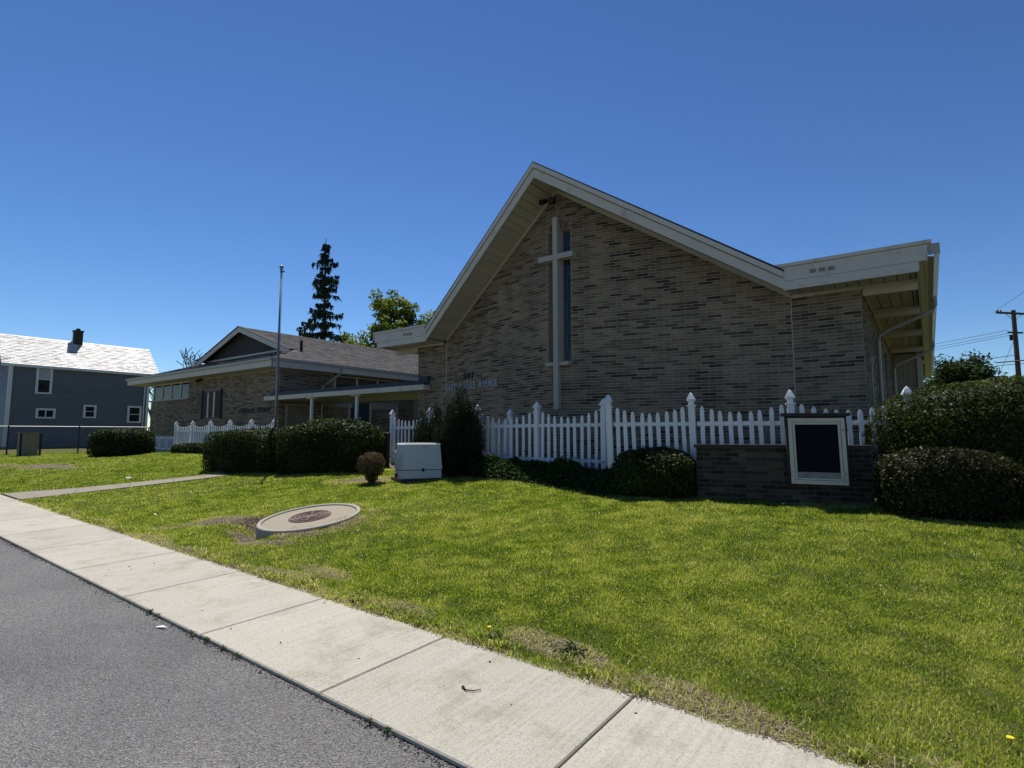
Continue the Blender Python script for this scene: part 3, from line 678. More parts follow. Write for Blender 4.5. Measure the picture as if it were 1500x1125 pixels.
for sgx in (-1, 1):                 # rake boards of the little gable
    xe = gx0 - .25 if sgx < 0 else gx1 + .25
    m_ = MB(); ze = hz - .25 * PIT
    m_.hexa([(RXS, RY - .55, apex - .27), (xe, RY - .55, ze - .27), (xe, RY - .5, ze - .27), (RXS, RY - .5, apex - .27)], [(RXS, RY - .55, apex + .0), (xe, RY - .55, ze + .0), (xe, RY - .5, ze), (RXS, RY - .5, apex)])
    m_.build('rake_board', m_trim, school)
    m_ = MB(); m_.hexa([(RXS, RY - .6, apex + .004), (xe, RY - .6, ze + .004), (xe, RY - .3, ze + .004), (RXS, RY - .3, apex + .004)], [(RXS, RY - .6, apex + .03), (xe, RY - .6, ze + .03), (xe, RY - .3, ze + .03), (RXS, RY - .3, apex + .03)]); m_.build('shingle_edge', m_shing_dark, sroof)
gab = MB(); gab.prism([(gx0, hz), (gx1, hz), (RXS, apex)], (0, RY - .02, 0), (1, 0, 0), (0, 0, 1), (0, 1, 0), .02); gab = gab.build('gable_panel', m_louvre, school)
for k in range(15):
    z = hz + .1 + k * .085; hw = (apex - .22 - z) / PIT
    if hw > .25: m_ = MB(); m_.prism([(0, 0), (0, .06), (-.045, .0)], (RXS - hw, RY - .03, z), (0, 1, 0), (0, 0, 1), (1, 0, 0), 2 * hw); m_.build('louvre', m_louvre, gab)
spart((RXS, RY - .1, hz + .03), (8.4, .1, .1), 'gable_sill', m_trim)
spart((RXS + .0, ey + .0, 4.535), (ex1 - ex0 - .04, .04, .35), 'fascia_board', m_trim); spart((ex1 + .0, 24, 4.535), (.04, 23.9, .35), 'fascia_board', m_trim); spart((ex0, 24, 4.535), (.04, 23.9, .35), 'fascia_board', m_trim)
for c, d in (((RXS, ey - .06, 4.66), (ex1 - ex0 + .14, .08, .11)), ((ex1 + .06, 24, 4.66), (.08, 24.1, .11))): spart(c, d, 'gutter', m_metal)
for i in range(16):
    y0 = ey + .03 + i * .2
    if y0 < 12.68: spart((RXS, y0 + .095, 4.365), (14.86, .186, .02), 'soffit_plank', m_soffit)
spart((-21.36, 24.4, 4.365), (.5, 23.3, .02), 'soffit_plank', m_soffit); spart((-35.25, 24.4, 4.365), (1.46, 23.3, .02), 'soffit_plank', m_soffit)
spart((RXS, 20, 4.4), (12.5, 14.5, .03), 'ceiling', m_under)
# corner clerestory, front and left side
def clerestory(x0, x1, n, axis, fixed, z0, z1, mat=m_pane, name='window', inset=.12):
    L = x1 - x0; f = MB()
    def bx(a, b_, za, zb, d=.09):
        c_ = ((a + b_) / 2, fixed, (za + zb) / 2) if axis == 'x' else (fixed, (a + b_) / 2, (za + zb) / 2)
        dd = (b_ - a, d, zb - za) if axis == 'x' else (d, b_ - a, zb - za); return c_, dd
    for i in range(n + 1):
        xx = x0 + L * i / n; f.box(*bx(xx - .05, xx + .05, z0, z1))
    for za, zb in ((z0 - .06, z0 - .002), (z1 + .002, z1 + .06)): f.box(*bx(x0 - .05, x1 + .05, za, zb, .12))
    w_ = f.build(name, m_trim, school)
    for i in range(n):
        m_ = MB(); m_.box(*bx(x0 + L * i / n + .052, x0 + L * (i + 1) / n - .052, z0 + .002, z1 - .002, .012)); m_.build('pane', mat, w_)
clerestory(-34.4, -29.98, 4, 'x', SY + .1, 3.5, 4.28); clerestory(12.85, 17.4, 4, 'y', SX0 + .1, 3.5, 4.28)
clerestory(15.45, 20.4, 4, 'y', SX1 - .08, 3.5, 4.26, m_glass_dark)
spart((-32.2, SY - .02, 3.43), (4.7, .2, .07), 'sill', m_stone)
for i in range(3):      # basement windows
    w_ = spart((-33.65 + i * .95, SY + .02, 1.16), (.86, .06, .66), 'basement_window', m_house_trim); m_ = MB(); m_.box((-33.65 + i * .95, SY - .012, 1.16), (.66, .012, .48)); m_.build('pane', m_curtain, w_)
# boarded front opening with two pale stiles
dr = spart((-27.38, SY - .0, 3.04), (1.8, .1, 1.32), 'front_opening', m_dark)
for dx in (-.6, .0, .6): spart((-27.38 + dx, SY - .055, 3.04), (.42, .02, 1.16), 'panel', m_brown, dr)
for dx in (-.3, .3): spart((-27.38 + dx, SY - .065, 3.02), (.12, .05, 1.2), 'stile', m_trim, dr)
for dx in (-.93, .93): spart((-27.38 + dx, SY - .03, 3.04), (.1, .12, 1.4), 'casing', m_brown, dr)
lettering('CHURCH OFFICE', (-24.75, SY - .01), UX, 2.56, 2.5, .19, m_letter_d, school)
# door beside the canopy, with a round emblem
d_ = spart((SX1 + .02, 13.62, 1.8), (.05, 1.06, 2.1), 'door', m_door)
for yy in (13.06, 14.18): spart((SX1 + .03, yy, 1.8), (.08, .07, 2.14), 'door_frame', m_metal, d_)
spart((SX1 + .03, 13.62, 2.87), (.08, 1.2, .06), 'door_frame', m_metal, d_)
em = MB(); ringp = [(SX1 + .055, 13.66 + .15 * math.cos(a_), 2.33 + .15 * math.sin(a_)) for a_ in np.linspace(0, 2 * math.pi, 21)]
em.tube(ringp, .014, 6)
for dz, w_ in ((.07, .2), (0.02, .26), (-.08, .24)): em.box((SX1 + .052, 13.66, 2.33 + dz), (.012, w_, .022))
em.build('emblem', m_metal, d_)
spart((SX1 + .02, 16.8, 1.95), (.05, 1.15, 2.25), 'recessed_door', m_teal); spart((SX1 + .04, 15.6, 3.0), (.06, 1.6, .3), 'header_panel', m_beige_panel); spart((SX1 + .04, 18.3, 3.0), (.06, 1.7, .34), 'header_panel', m_beige_panel)
for yy in (16.2, 17.42, 19.1): spart((SX1 + .05, yy, 1.9), (.1, .1, 2.3), 'jamb', m_beam)
mb = MB(); mb.tube([(ex1 + .05, 15.3, 4.62), (ex1 + .05, 15.3, 4.35), (-21.45, 14.9, 3.9), (-21.56, 14.75, 3.75), (-21.57, 14.7, .9)], .05, 8); mb.build('downspout', m_metal, school)
mb = MB(); mb.tube([(-23.6, 14.9, 5.5), (-23.6, 14.9, 6.05)], .07, 10); mb.build('vent_pipe', m_dark, school)
mb = MB(); mb.box((-28.6, 12.62, 4.3), (.14, .16, .1)); mb.tube([(-28.6, 12.56, 4.26), (-28.6, 12.42, 4.18)], [.05, .08], 10); mb.build('floodlight', m_dark, school)

# ------------------------------------------------------------------ the blue house on the left
house = thing('clapboard_house', 'two-storey blue grey clapboard house with shingle roof coloured near white for sun glare', 'house', (-49, 13, .7))
HX, HY0, HY1, HE = -46.9, 9.1, 17.05, 6.28
mb = MB(); mb.prism([(-51.08, .3), (HX - .02, .3), (HX - .02, HE), (-49, HE + 1.9), (-51.08, HE)], (0, HY0 + .02, 0), (1, 0, 0), (0, 0, 1), (0, 1, 0), HY1 - HY0 - .04); mb.build('wall', m_siding, house)
z = .85; k = 0
while z < HE - .05:
    h = .105
    m_ = MB(); m_.prism([(0, 0), (.028, 0), (.006, h), (0, h)], (HX - .02, HY0, z), (1, 0, 0), (0, 0, 1), (0, 1, 0), HY1 - HY0); m_.build('siding_board', m_siding, house)
    m_ = MB(); m_.prism([(0, 0), (-.028, 0), (-.006, h), (0, h)], (-51.1, HY0 + .02, z), (0, 1, 0), (0, 0, 1), (1, 0, 0), 4.18); m_.build('siding_board', m_siding, house)
    z += h
def hpart(c, d, name, mat, parent=None):
    m_ = MB(); m_.box(c, d); return m_.build(name, mat, parent or house)
hpart((HX + .02, HY0 + .02, 3.55), (.09, .2, 5.4), 'corner_board', m_house_trim); hpart((HX + .02, HY1 - .06, 3.55), (.08, .16, 5.4), 'corner_board', m_house_trim)
for yw, w_, z0, z1, blind in ((10.83, .86, 4.3, 6.2, True), (11.03, 1.04, 2.68, 3.35, False), (13.45, .76, 2.76, 3.68, False), (16.18, .9, 2.48, 3.72, False)):
    f = MB(); t = .13
    for yy in (yw - w_ / 2 + t / 2, yw + w_ / 2 - t / 2): f.box((HX + .03, yy, (z0 + z1) / 2), (.08, t, z1 - z0))
    for zz in (z0 + .05, z1 - t / 2): f.box((HX + .032, yw, zz), (.085, w_ - 2 * t, .1 if zz < z1 - .2 else t))
    w = f.build('window', m_house_trim, house)
    iw = w_ - 2 * t; sp = [(yw - iw / 2, yw + iw / 2, z0 + .1, (z0 + z1) / 2 - .02), (yw - iw / 2, yw + iw / 2, (z0 + z1) / 2 + .02, z1 - t)] if w_ < 1 else [(yw - iw / 2, yw - .03, z0 + .1, z1 - t), (yw + .03, yw + iw / 2, z0 + .1, z1 - t)]
    for i, (a_, b_, c_, d_) in enumerate(sp):
        hpart((HX + .014, (a_ + b_) / 2, (c_ + d_) / 2), (.02, b_ - a_, d_ - c_), 'pane', m_curtain if blind and i == 1 else m_glass_dark, w)
    if w_ < 1: hpart((HX + .03, yw, (z0 + z1) / 2), (.05, iw, .045), 'sash', m_house_trim, w)
    else: hpart((HX + .03, yw, (z0 + z1) / 2), (.05, .06, z1 - z0 - .2), 'sash', m_house_trim, w)
hr = MB(); rx = -49.0; sl_h = 1.92 / 2.12
for sg in (1, -1):
    xe = rx + sg * 2.35; ze = 8.28 - 2.35 * sl_h
    hr.hexa([(rx, 8.6, 8.12), (xe, 8.6, ze - .14), (xe, 17.55, ze - .14), (rx, 17.55, 8.12)], [(rx, 8.6, 8.28), (xe, 8.6, ze), (xe, 17.55, ze), (rx, 17.55, 8.28)])
hroof = hr.build('roof', m_house_roof, house); sh = MB(); ll = math.hypot(2.12, 1.92)
shingles(sh, (rx + 2.37, 8.6, 8.28 - 2.37 * sl_h), (0, 1, 0), (-2.12, 0, 1.92), (1.92, 0, 2.12), 8.95, 2.37 * math.hypot(1, sl_h), lambda u, v: 0 < u < 8.95, .33, .16, .022)
sh.build('shingle', m_house_roof, hroof, kind='stuff')
hpart((rx + 2.33, 13.08, 8.28 - 2.33 * sl_h - .1), (.05, 8.95, .16), 'fascia_board', m_house_trim); hpart((HX + .14, 13.08, 6.0), (.28, 8.8, .03), 'soffit', m_house_trim)
ch_ = hpart((rx + .05, 13.03, 8.55), (.46, .5, 1.1), 'chimney', m_brown); hpart((rx + .05, 13.03, 9.05), (.54, .58, .1), 'chimney_cap', m_brown, ch_); mb = MB(); mb.tube([(rx + .05, 13.03, 9.1), (rx + .05, 13.03, 9.25)], .13, 10); mb.build('flue', m_dark, ch_)
mb = MB(); mb.tube([(HX + .2, 16.9, 6.1), (HX + .12, 16.75, 5.7), (HX + .08, 16.72, .9)], .04, 8); mb.build('downspout', m_house_trim, house)

# ------------------------------------------------------------------ picket fences
_pk = {}
def picket_mesh(h, w=.066, t=.02):
    k = round(h, 3)
    if k not in _pk:
        mb = MB(); mb.prism([(-w / 2, 0), (w / 2, 0), (w / 2, h - .07), (w * .28, h - .012), (0, h), (-w * .28, h - .012), (-w / 2, h - .07)], (0, -t / 2, 0), (1, 0, 0), (0, 0, 1), (0, 1, 0), t)
        _pk[k] = mb.mesh('picket', m_white)
    return _pk[k]
_pm = {}
def post_mesh(h):
    k = round(h, 3)
    if k not in _pm:
        mb = MB(); mb.box((0, 0, h / 2), (.1, .1, h)); a = mb.mesh('post', m_white)
        c = MB(); c.box((0, 0, .012), (.135, .135, .024)); c.box((0, 0, .05), (.085, .085, .055), taper=1.0)
        for z0, z1, w0, w1 in ((.078, .1, .085, .135), (.1, .118, .135, .135), (.118, .2, .135, .055), (.2, .235, .055, .006)):
            vs = [(sx * w0 / 2, sy * w0 / 2, z0) for sx, sy in ((-1, -1), (1, -1), (1, 1), (-1, 1))] + [(sx * w1 / 2, sy * w1 / 2, z1) for sx, sy in ((-1, -1), (1, -1), (1, 1), (-1, 1))]
            c.add(vs, [(3, 2, 1, 0), (4, 5, 6, 7), (0, 1, 5, 4), (1, 2, 6, 5), (2, 3, 7, 6), (3, 0, 4, 7)])
        _pm[k] = (a, c.mesh('cap', m_white))
    return _pm[k]
def fence(label, posts, zp, zl, zr1, zr2, npk=9, front=.045, skip_post=(), group=None, sag=.17, over=.1, lean=0.0, hp=2.0):
    """posts: plan points; zp post foot, zl picket foot, zr rails, hp top of the post shafts"""
    t = thing('picket_fence', label, 'fence', (posts[0][0], posts[0][1], zp), group)
    for i, (x, y) in enumerate(posts):
        j = min(i, len(posts) - 2); d = Vector(posts[j + 1]) - Vector(posts[j])
        if i in skip_post: continue
        rz_ = math.atan2(d.y, d.x); a, c = post_mesh(hp - zp)
        po = inst('post', a, (x, y, zp), t, rz_); cp = bpy.data.objects.new('cap', c); C.objects.link(cp); cp.parent = po; cp.location = (0, 0, hp - zp + .001)
        po.rotation_euler[1] = lean
    for (xa, ya), (xb, yb) in zip(posts[:-1], posts[1:]):
        d = Vector((xb - xa, yb - ya)); L = d.length; u = d / L; nrm = Vector((u.y, -u.x)); rz_ = math.atan2(u.y, u.x)
        for zr in (zr1, zr2):
            m_ = MB(); m_.box((0, 0, 0), (L - .1, .036, .066)); c_ = Vector((xa, ya)) + d / 2; o = inst('rail', m_.mesh('rail', m_white), (c_.x, c_.y, zr), t, rz_)
        for k in range(npk):
            f = (k + 1) / (npk + 1); h = hp + over - .03 - sag * math.sin(math.pi * f) ** .8 - zl
            p = Vector((xa, ya)) + d * f + nrm * (.018 + .011)
            o = inst('picket', picket_mesh(h), (p.x, p.y, zl), t, rz_); o.rotation_euler[1] = lean + random.uniform(-.016, .016); o.location.z += random.uniform(-.008, .006)
    return t
F_A = [(-11.87, 10.35), (-10.08, 10.02), (-8.28, 9.75), (-6.53, 9.6), (-4.93, 9.5)]
F_C = [(-4.43, 8.79), (-3.12, 9.2), (-1.68, 9.52), (-.2, 9.88)]
fence('long white scalloped picket fence before the left half of the church wall', F_A, .55, .945, 1.1, 1.79, 9, hp=2.06)
fence('white scalloped picket fence rising behind the low brick sign wall', F_C, .78, .98, 1.12, 1.78, 9, hp=2.07, lean=-.025)
fence('short white picket fence return running back to the church wall', [(-8.26, 9.92), (-8.25, 10.95)], .55, 1.0, 1.15, 1.78, 6, skip_post=(0,), hp=2.0)
FS = [(-25.41 + i * 1.518, 10.35) for i in range(6)]
fence('distant white scalloped picket fence before the school wall left of the flagpole', FS, .75, 1.02, 1.2, 1.74, 9, hp=1.93, sag=.15, over=.15)

# ------------------------------------------------------------------ low brick sign wall and its case
ua = Vector((.97, .242)).normalized(); na = Vector((ua.y, -ua.x))
sw = thing('sign_wall', 'low dark brick sign wall with stone coping in front of the picket fence', 'wall', (-2.2, 8.95, .45))
SO = Vector((-2.35, 8.92)) - ua * .62; SWL = 2.36; ST = 1.40
mb = MB(); mb.prism([(0, .2), (SWL, .2), (SWL, ST), (0, ST)], (SO.x, SO.y, 0), (ua.x, ua.y, 0), (0, 0, 1), (-na.x, -na.y, 0), .2); mb.build('wall_core', m_mortar_d, sw)
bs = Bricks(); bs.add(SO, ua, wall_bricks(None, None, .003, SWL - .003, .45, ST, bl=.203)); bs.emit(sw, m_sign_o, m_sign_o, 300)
for i in range(4):
    m_ = MB(); a_ = SO + ua * (i * SWL / 4 - (.03 if i == 0 else 0)) + na * .035; m_.prism([(0, 0), (SWL / 4 + (.03 if i in (0, 3) else 0) - .006, 0), (SWL / 4 + (.03 if i in (0, 3) else 0) - .006, .05), (0, .05)], (a_.x, a_.y, ST + .002), (ua.x, ua.y, 0), (0, 0, 1), (-na.x, -na.y, 0), .27); m_.build('coping', m_brown, sw)
case = thing('sign_case', 'empty sign case with cream frame and dark backing on the low brick wall', 'sign', (-1.6, 9.0, .8))
CO = SO + ua * 1.315 + na * .12; W_, Z0, Z1 = .715, .90, 1.84
def cas(poly_a, poly_b, zz0, zz1, f0, f1, name, mat, par=None):
    q = CO + ua * poly_a + na * f1
    def P3(s_, z_, f_): w = CO + ua * (s_ - (z_ - 1.0) * .018) + na * f_; return (w.x, w.y, z_ + (s_) * -.006)
    m_ = MB(); m_.hexa([P3(poly_a, zz0, f1), P3(poly_b, zz0, f1), P3(poly_b, zz0, f0), P3(poly_a, zz0, f0)], [P3(poly_a, zz1, f1), P3(poly_b, zz1, f1), P3(poly_b, zz1, f0), P3(poly_a, zz1, f0)])
    return m_.build(name, mat, par or case)
cas(-.035, W_ + .035, Z0 + .0, Z1 + .03, -.2, -.004, 'case_body', m_brown); cas(-.09, W_ + .08, Z1 + .032, Z1 + .075, -.24, .06, 'case_roof', m_brown)
fr_ = cas(0, .048, Z0, Z1, -.002, .05, 'frame', m_trim); 
for a_, b_, z0, z1 in ((W_ - .048, W_, Z0, Z1), (.05, W_ - .05, Z1 - .05, Z1), (.05, W_ - .05, Z0, Z0 + .055)): cas(a_, b_, z0, z1, -.002, .05, 'frame', m_trim)
for a_, b_, z0, z1 in ((.053, .085, Z0 + .06, Z1 - .054), (W_ - .085, W_ - .053, Z0 + .06, Z1 - .054), (.087, W_ - .087, Z1 - .09, Z1 - .054), (.087, W_ - .087, Z0 + .06, Z0 + .085)): cas(a_, b_, z0, z1, -.002, .035, 'inner_frame', m_trim)
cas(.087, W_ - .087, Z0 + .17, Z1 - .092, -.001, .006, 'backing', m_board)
cas(.087, W_ - .087, Z0 + .087, Z0 + .168, -.001, .009, 'backing_strip', m_rotten)
for zz in (1.05, 1.66): cas(W_ - .034, W_ - .02, zz, zz + .02, .05, .056, 'hinge_pin', m_dark)

# ------------------------------------------------------------------ utility cabinet, vault ring, small things on the lawn
ub = thing('utility_cabinet', 'white fibreglass utility cabinet on a dark pad in the lawn', 'utility box', (-8.6, 8.3, .6))
hd = R(90 - 26); uu = Vector((math.cos(hd), math.sin(hd))); vv = Vector((-uu.y, uu.x))     # uu runs along the broad face
c0 = Vector((-8.63, 7.83)); Lb, Db, zb0 = .83, .62, .705
def ring4(l0, l1, d0, d1, z): return [tuple((c0 + uu * a + vv * b_).to_3d() + Vector((0, 0, z))) for a, b_ in ((l0, d0), (l1, d0), (l1, d1), (l0, d1))]
mb = MB(); mb.hexa(ring4(0, Lb, 0, Db, zb0), ring4(.0, Lb, .0, Db, zb0 + .165)); low = mb.build('lower_body', m_box, ub)
mb = MB(); mb.hexa(ring4(.02, Lb - .02, .02, Db - .02, zb0 + .16), ring4(.02, Lb - .02, .02, Db - .02, zb0 + .19)); mb.build('seam_shade', m_dark, ub)  # dark box added inside the gap to darken the seam below the lid
mb = MB(); mb.hexa(ring4(-.012, Lb + .012, -.012, Db + .012, zb0 + .18), ring4(.035, Lb - .02, .05, Db - .02, zb0 + .69)); lid = mb.build('lid', m_box, ub)
mb = MB(); mb.hexa(ring4(.025, Lb - .01, .04, Db - .01, zb0 + .691), ring4(.055, Lb - .04, .07, Db - .04, zb0 + .722)); mb.build('lid_top', m_box, ub)
mb = MB(); mb.hexa(ring4(-.07, Lb + .05, -.07, Db + .12, zb0 - .22), ring4(-.05, Lb + .03, -.05, Db + .1, zb0 - .002)); mb.build('pad', m_dark, ub)
def onface(a, z, w, h, name, mat, par, out=.016):
    p = c0 + uu * a - vv * out; m_ = MB(); m_.prism([(-w / 2, 0), (w / 2, 0), (w / 2, h), (-w / 2, h)], (p.x, p.y, z), (uu.x, uu.y, 0), (0, 0, 1), (vv.x, vv.y, 0), .022); return m_.build(name, mat, par)
onface(.42, zb0 + .14, .05, .065, 'latch', m_dark, ub, .03); onface(.47, zb0 + .64, .08, .025, 'label_plate', m_metal, ub, -.03)
p = c0 - uu * .004 + vv * .46; mb = MB(); mb.tube([(p.x - uu.x * .03, p.y - uu.y * .03, zb0 + .05), (p.x, p.y, zb0 + .05)], .06, 12); mb.build('cable_port', m_dark, ub)

vault = thing('manhole_vault', 'round concrete vault ring with rusty manhole cover standing out of the lawn', 'manhole', (RING['c'][0], RING['c'][1], RING['z']))
def ringz(x, y): return RING['z'] + RING['a'] * (x - RING['c'][0]) + RING['b'] * (y - RING['c'][1])
def disc_part(prof, name, mat, par, seg=48, wob=.0):
    mb = MB(); vs = []
    for r_, dz in prof:
        for k in range(seg):
            a_ = 2 * math.pi * k / seg; rr_ = r_ * RK * (1 + wob * (random.random() - .5)); x = RING['c'][0] + rr_ * math.cos(a_); y = RING['c'][1] + rr_ * math.sin(a_); vs.append((x, y, ringz(x, y) + dz))
    n = len(prof); fs = [(i * seg + k, i * seg + (k + 1) % seg, (i + 1) * seg + (k + 1) % seg, (i + 1) * seg + k) for i in range(n - 1) for k in range(seg)]
    if prof[-1][0] == 0: fs.append(tuple((n - 1) * seg + k for k in range(seg)))
    mb.add(vs, fs); return mb.build(name, mat, par)
disc_part([(.79, -.45), (.795, -.01), (.785, .0), (.738, .0), (.73, -.008), (.728, -.03), (.3, -.028)], 'concrete_ring', m_concrete_ring, vault)
disc_part([(.726, -.036), (.72, -.02), (.5, -.016), (.0, -.012)], 'infill', m_gravel_top, vault)
cov = disc_part([(.33, -.03), (.33, -.004), (.318, .0), (.0, .0)], 'manhole_cover', m_manhole, vault)
for r0 in (.1, .17, .24, .3):
    disc_part([(r0 - .014, .0), (r0 - .01, .009), (r0 + .01, .009), (r0 + .014, .0)], 'rib', m_manhole, cov, 32)
for k in range(8):
    a_ = 6.283 * k / 8; rr0, rr1 = .11 * RK, .29 * RK; x0, y0 = RING['c']; p_ = [(x0 + rr0 * math.cos(a_), y0 + rr0 * math.sin(a_)), (x0 + rr1 * math.cos(a_), y0 + rr1 * math.sin(a_))]
    m_ = MB(); m_.beam((*p_[0], ringz(*p_[0]) + .002), (*p_[1], ringz(*p_[1]) + .002), .02, .012); m_.build('rib', m_manhole, cov)

fpx, fpy = -14.27, 8.31; fz = gz(fpx, fpy)
fp = thing('flagpole', 'tall bare grey metal flagpole standing between two clipped hedges', 'flagpole', (fpx, fpy, fz))
mb = MB(); mb.tube([(fpx, fpy, fz - .2), (fpx, fpy, 3), (fpx, fpy, 6.15)], [.04, .035, .02], 14); mb.build('pole', m_galv, fp, True)
mb = MB(); mb.lathe([(.02, -.05), (.045, -.03), (.055, 0), (.045, .035), (.02, .055)], (fpx, fpy, 6.27), 12); mb.build('finial', m_galv, fp, True)
mb = MB(); mb.tube([(fpx, fpy, 6.13), (fpx, fpy, 6.24)], .035, 10); mb.box((fpx + .06, fpy + .02, 6.14), (.1, .03, .04)); mb.build('pulley', m_galv, fp)
mb = MB(); mb.tube([(fpx + .055, fpy + .01, 6.1), (fpx + .062, fpy + .01, 2.0)], .004, 5); mb.build('halyard', m_wire, fp)
o = MB(); o.tube([(-11.1, 9.53, .5), (-11.1, 9.53, 1.62)], .065, 12); o.lathe([(.075, 0), (.078, .02), (.05, .05)], (-11.1, 9.53, 1.62), 12); o = o.build('black_post', m_dark); tag(base_at(o, (-11.1, 9.53, .7)), 'short black round post between the clipped hedge and the picket fence', 'post')

# chain-link fence by the house
cf = thing('chain_link_fence', 'chain-link fence with pale top rail in front of the blue house', 'fence', (-36.8, 10, .6))
CX = -36.8
mb = MB(); mb.tube([(CX, 2, 2.0), (CX, 13.6, 2.04)], .03, 8); mb.build('top_rail', m_galv, cf)
for y in (4.3, 7.25, 10.15, 13.5):
    mb = MB(); mb.tube([(CX, y, .3), (CX, y, 2.06)], .035, 8); mb.build('post', m_dark, cf)
mesh_ = MB(); k = 0
for i in range(-14, 116):
    y = 2 + i * .1
    for s_ in (-1, 1):
        y0, y1 = (y, y + 1.35) if s_ > 0 else (y + 1.35, y)
        za, zb = .63, 1.98
        pts = [(CX + .004 * s_, y0, za), (CX + .004 * s_, y1, zb)]
        if min(y0, y1) < 2 or max(y0, y1) > 13.5: continue
        mesh_.tube(pts, .0025, 3, False)
mesh_.build('wire_mesh', m_galv, cf, kind='stuff')
cr = thing('wooden_screen', 'small weathered tan wooden box standing by the chain-link fence', 'box', (-34.9, 7.6, .55))
for i in range(5):
    m_ = MB(); m_.box((-34.7, 7.42 + i * .125, 1.12), (.03, .118, 1.12)); m_.build('board', m_wood_old, cr)
    m_ = MB(); m_.box((-34.78 - i * .125, 7.34, 1.12), (.118, .03, 1.1)); m_.build('board', m_wood_old, cr)
m_ = MB(); m_.box((-35.02, 7.67, 1.7), (.72, .74, .05)); m_.build('top_board', m_wood_old, cr)
for x, y in ((-34.72, 8.06), (-34.72, 7.32)): m_ = MB(); m_.box((x, y, 1.1), (.08, .08, 1.18)); m_.build('corner_post', m_brown, cr)

# ------------------------------------------------------------------ foliage builders
def leaf_mesh(name, P_, N_, size, mat, tone, asp=.55, jitter=1.0, rng=RNG, upright=False):
    """one little folded-free diamond per point, facing roughly along N"""
    n = len(P_); d = rng.normal(size=(n, 3)); Nn = N_ + d * jitter * .8; Nn /= np.linalg.norm(Nn, axis=1)[:, None]
    t = np.cross(Nn, rng.normal(size=(n, 3)))
    if upright: t = np.array([0, 0, 1.]) + .45 * rng.normal(size=(n, 3)) + .35 * N_
    t /= np.linalg.norm(t, axis=1)[:, None] + 1e-9; b_ = np.cross(Nn, t)
    s = (size * (0.6 + .8 * rng.random(n)))[:, None]
    v = np.stack([P_ - t * s, P_ + b_ * s * asp, P_ + t * s, P_ - b_ * s * asp], 1).reshape(-1, 3)
    return quads(name, v, np.repeat(tone, 4), mat)
def quads(name, v, tone, mat, k=4):
    n = len(v) // k; me = bpy.data.meshes.new(name); me.vertices.add(len(v)); me.vertices.foreach_set('co', v.astype(np.float32).ravel())
    me.loops.add(len(v)); me.loops.foreach_set('vertex_index', np.arange(len(v), dtype=np.int32))
    me.polygons.add(n); me.polygons.foreach_set('loop_start', (np.arange(n) * k).astype(np.int32)); me.polygons.foreach_set('loop_total', np.full(n, k, np.int32))
    at = me.attributes.new('tone', 'FLOAT', 'POINT'); at.data.foreach_set('value', tone.astype(np.float32))
    me.materials.append(mat); me.update(calc_edges=True); return me
def dirs(n):
    d = RNG.normal(size=(n, 3)); return d / np.linalg.norm(d, axis=1)[:, None]
def lump3(d, f, ph): return (np.sin(d[:, 0] * f + ph) * np.cos(d[:, 1] * f * 1.3 + ph * 2) + np.sin(d[:, 2] * f * 1.7 - ph) * np.cos(d[:, 0] * f * .8 + ph)) * .5
def superell(d, a, p, amp, ph):
    r_ = (np.sum(np.abs(d / a) ** p, 1)) ** (-1 / p); return r_ * (1 + amp * lump3(d, 5, ph) + amp * .7 * lump3(d, 11, ph + 2))
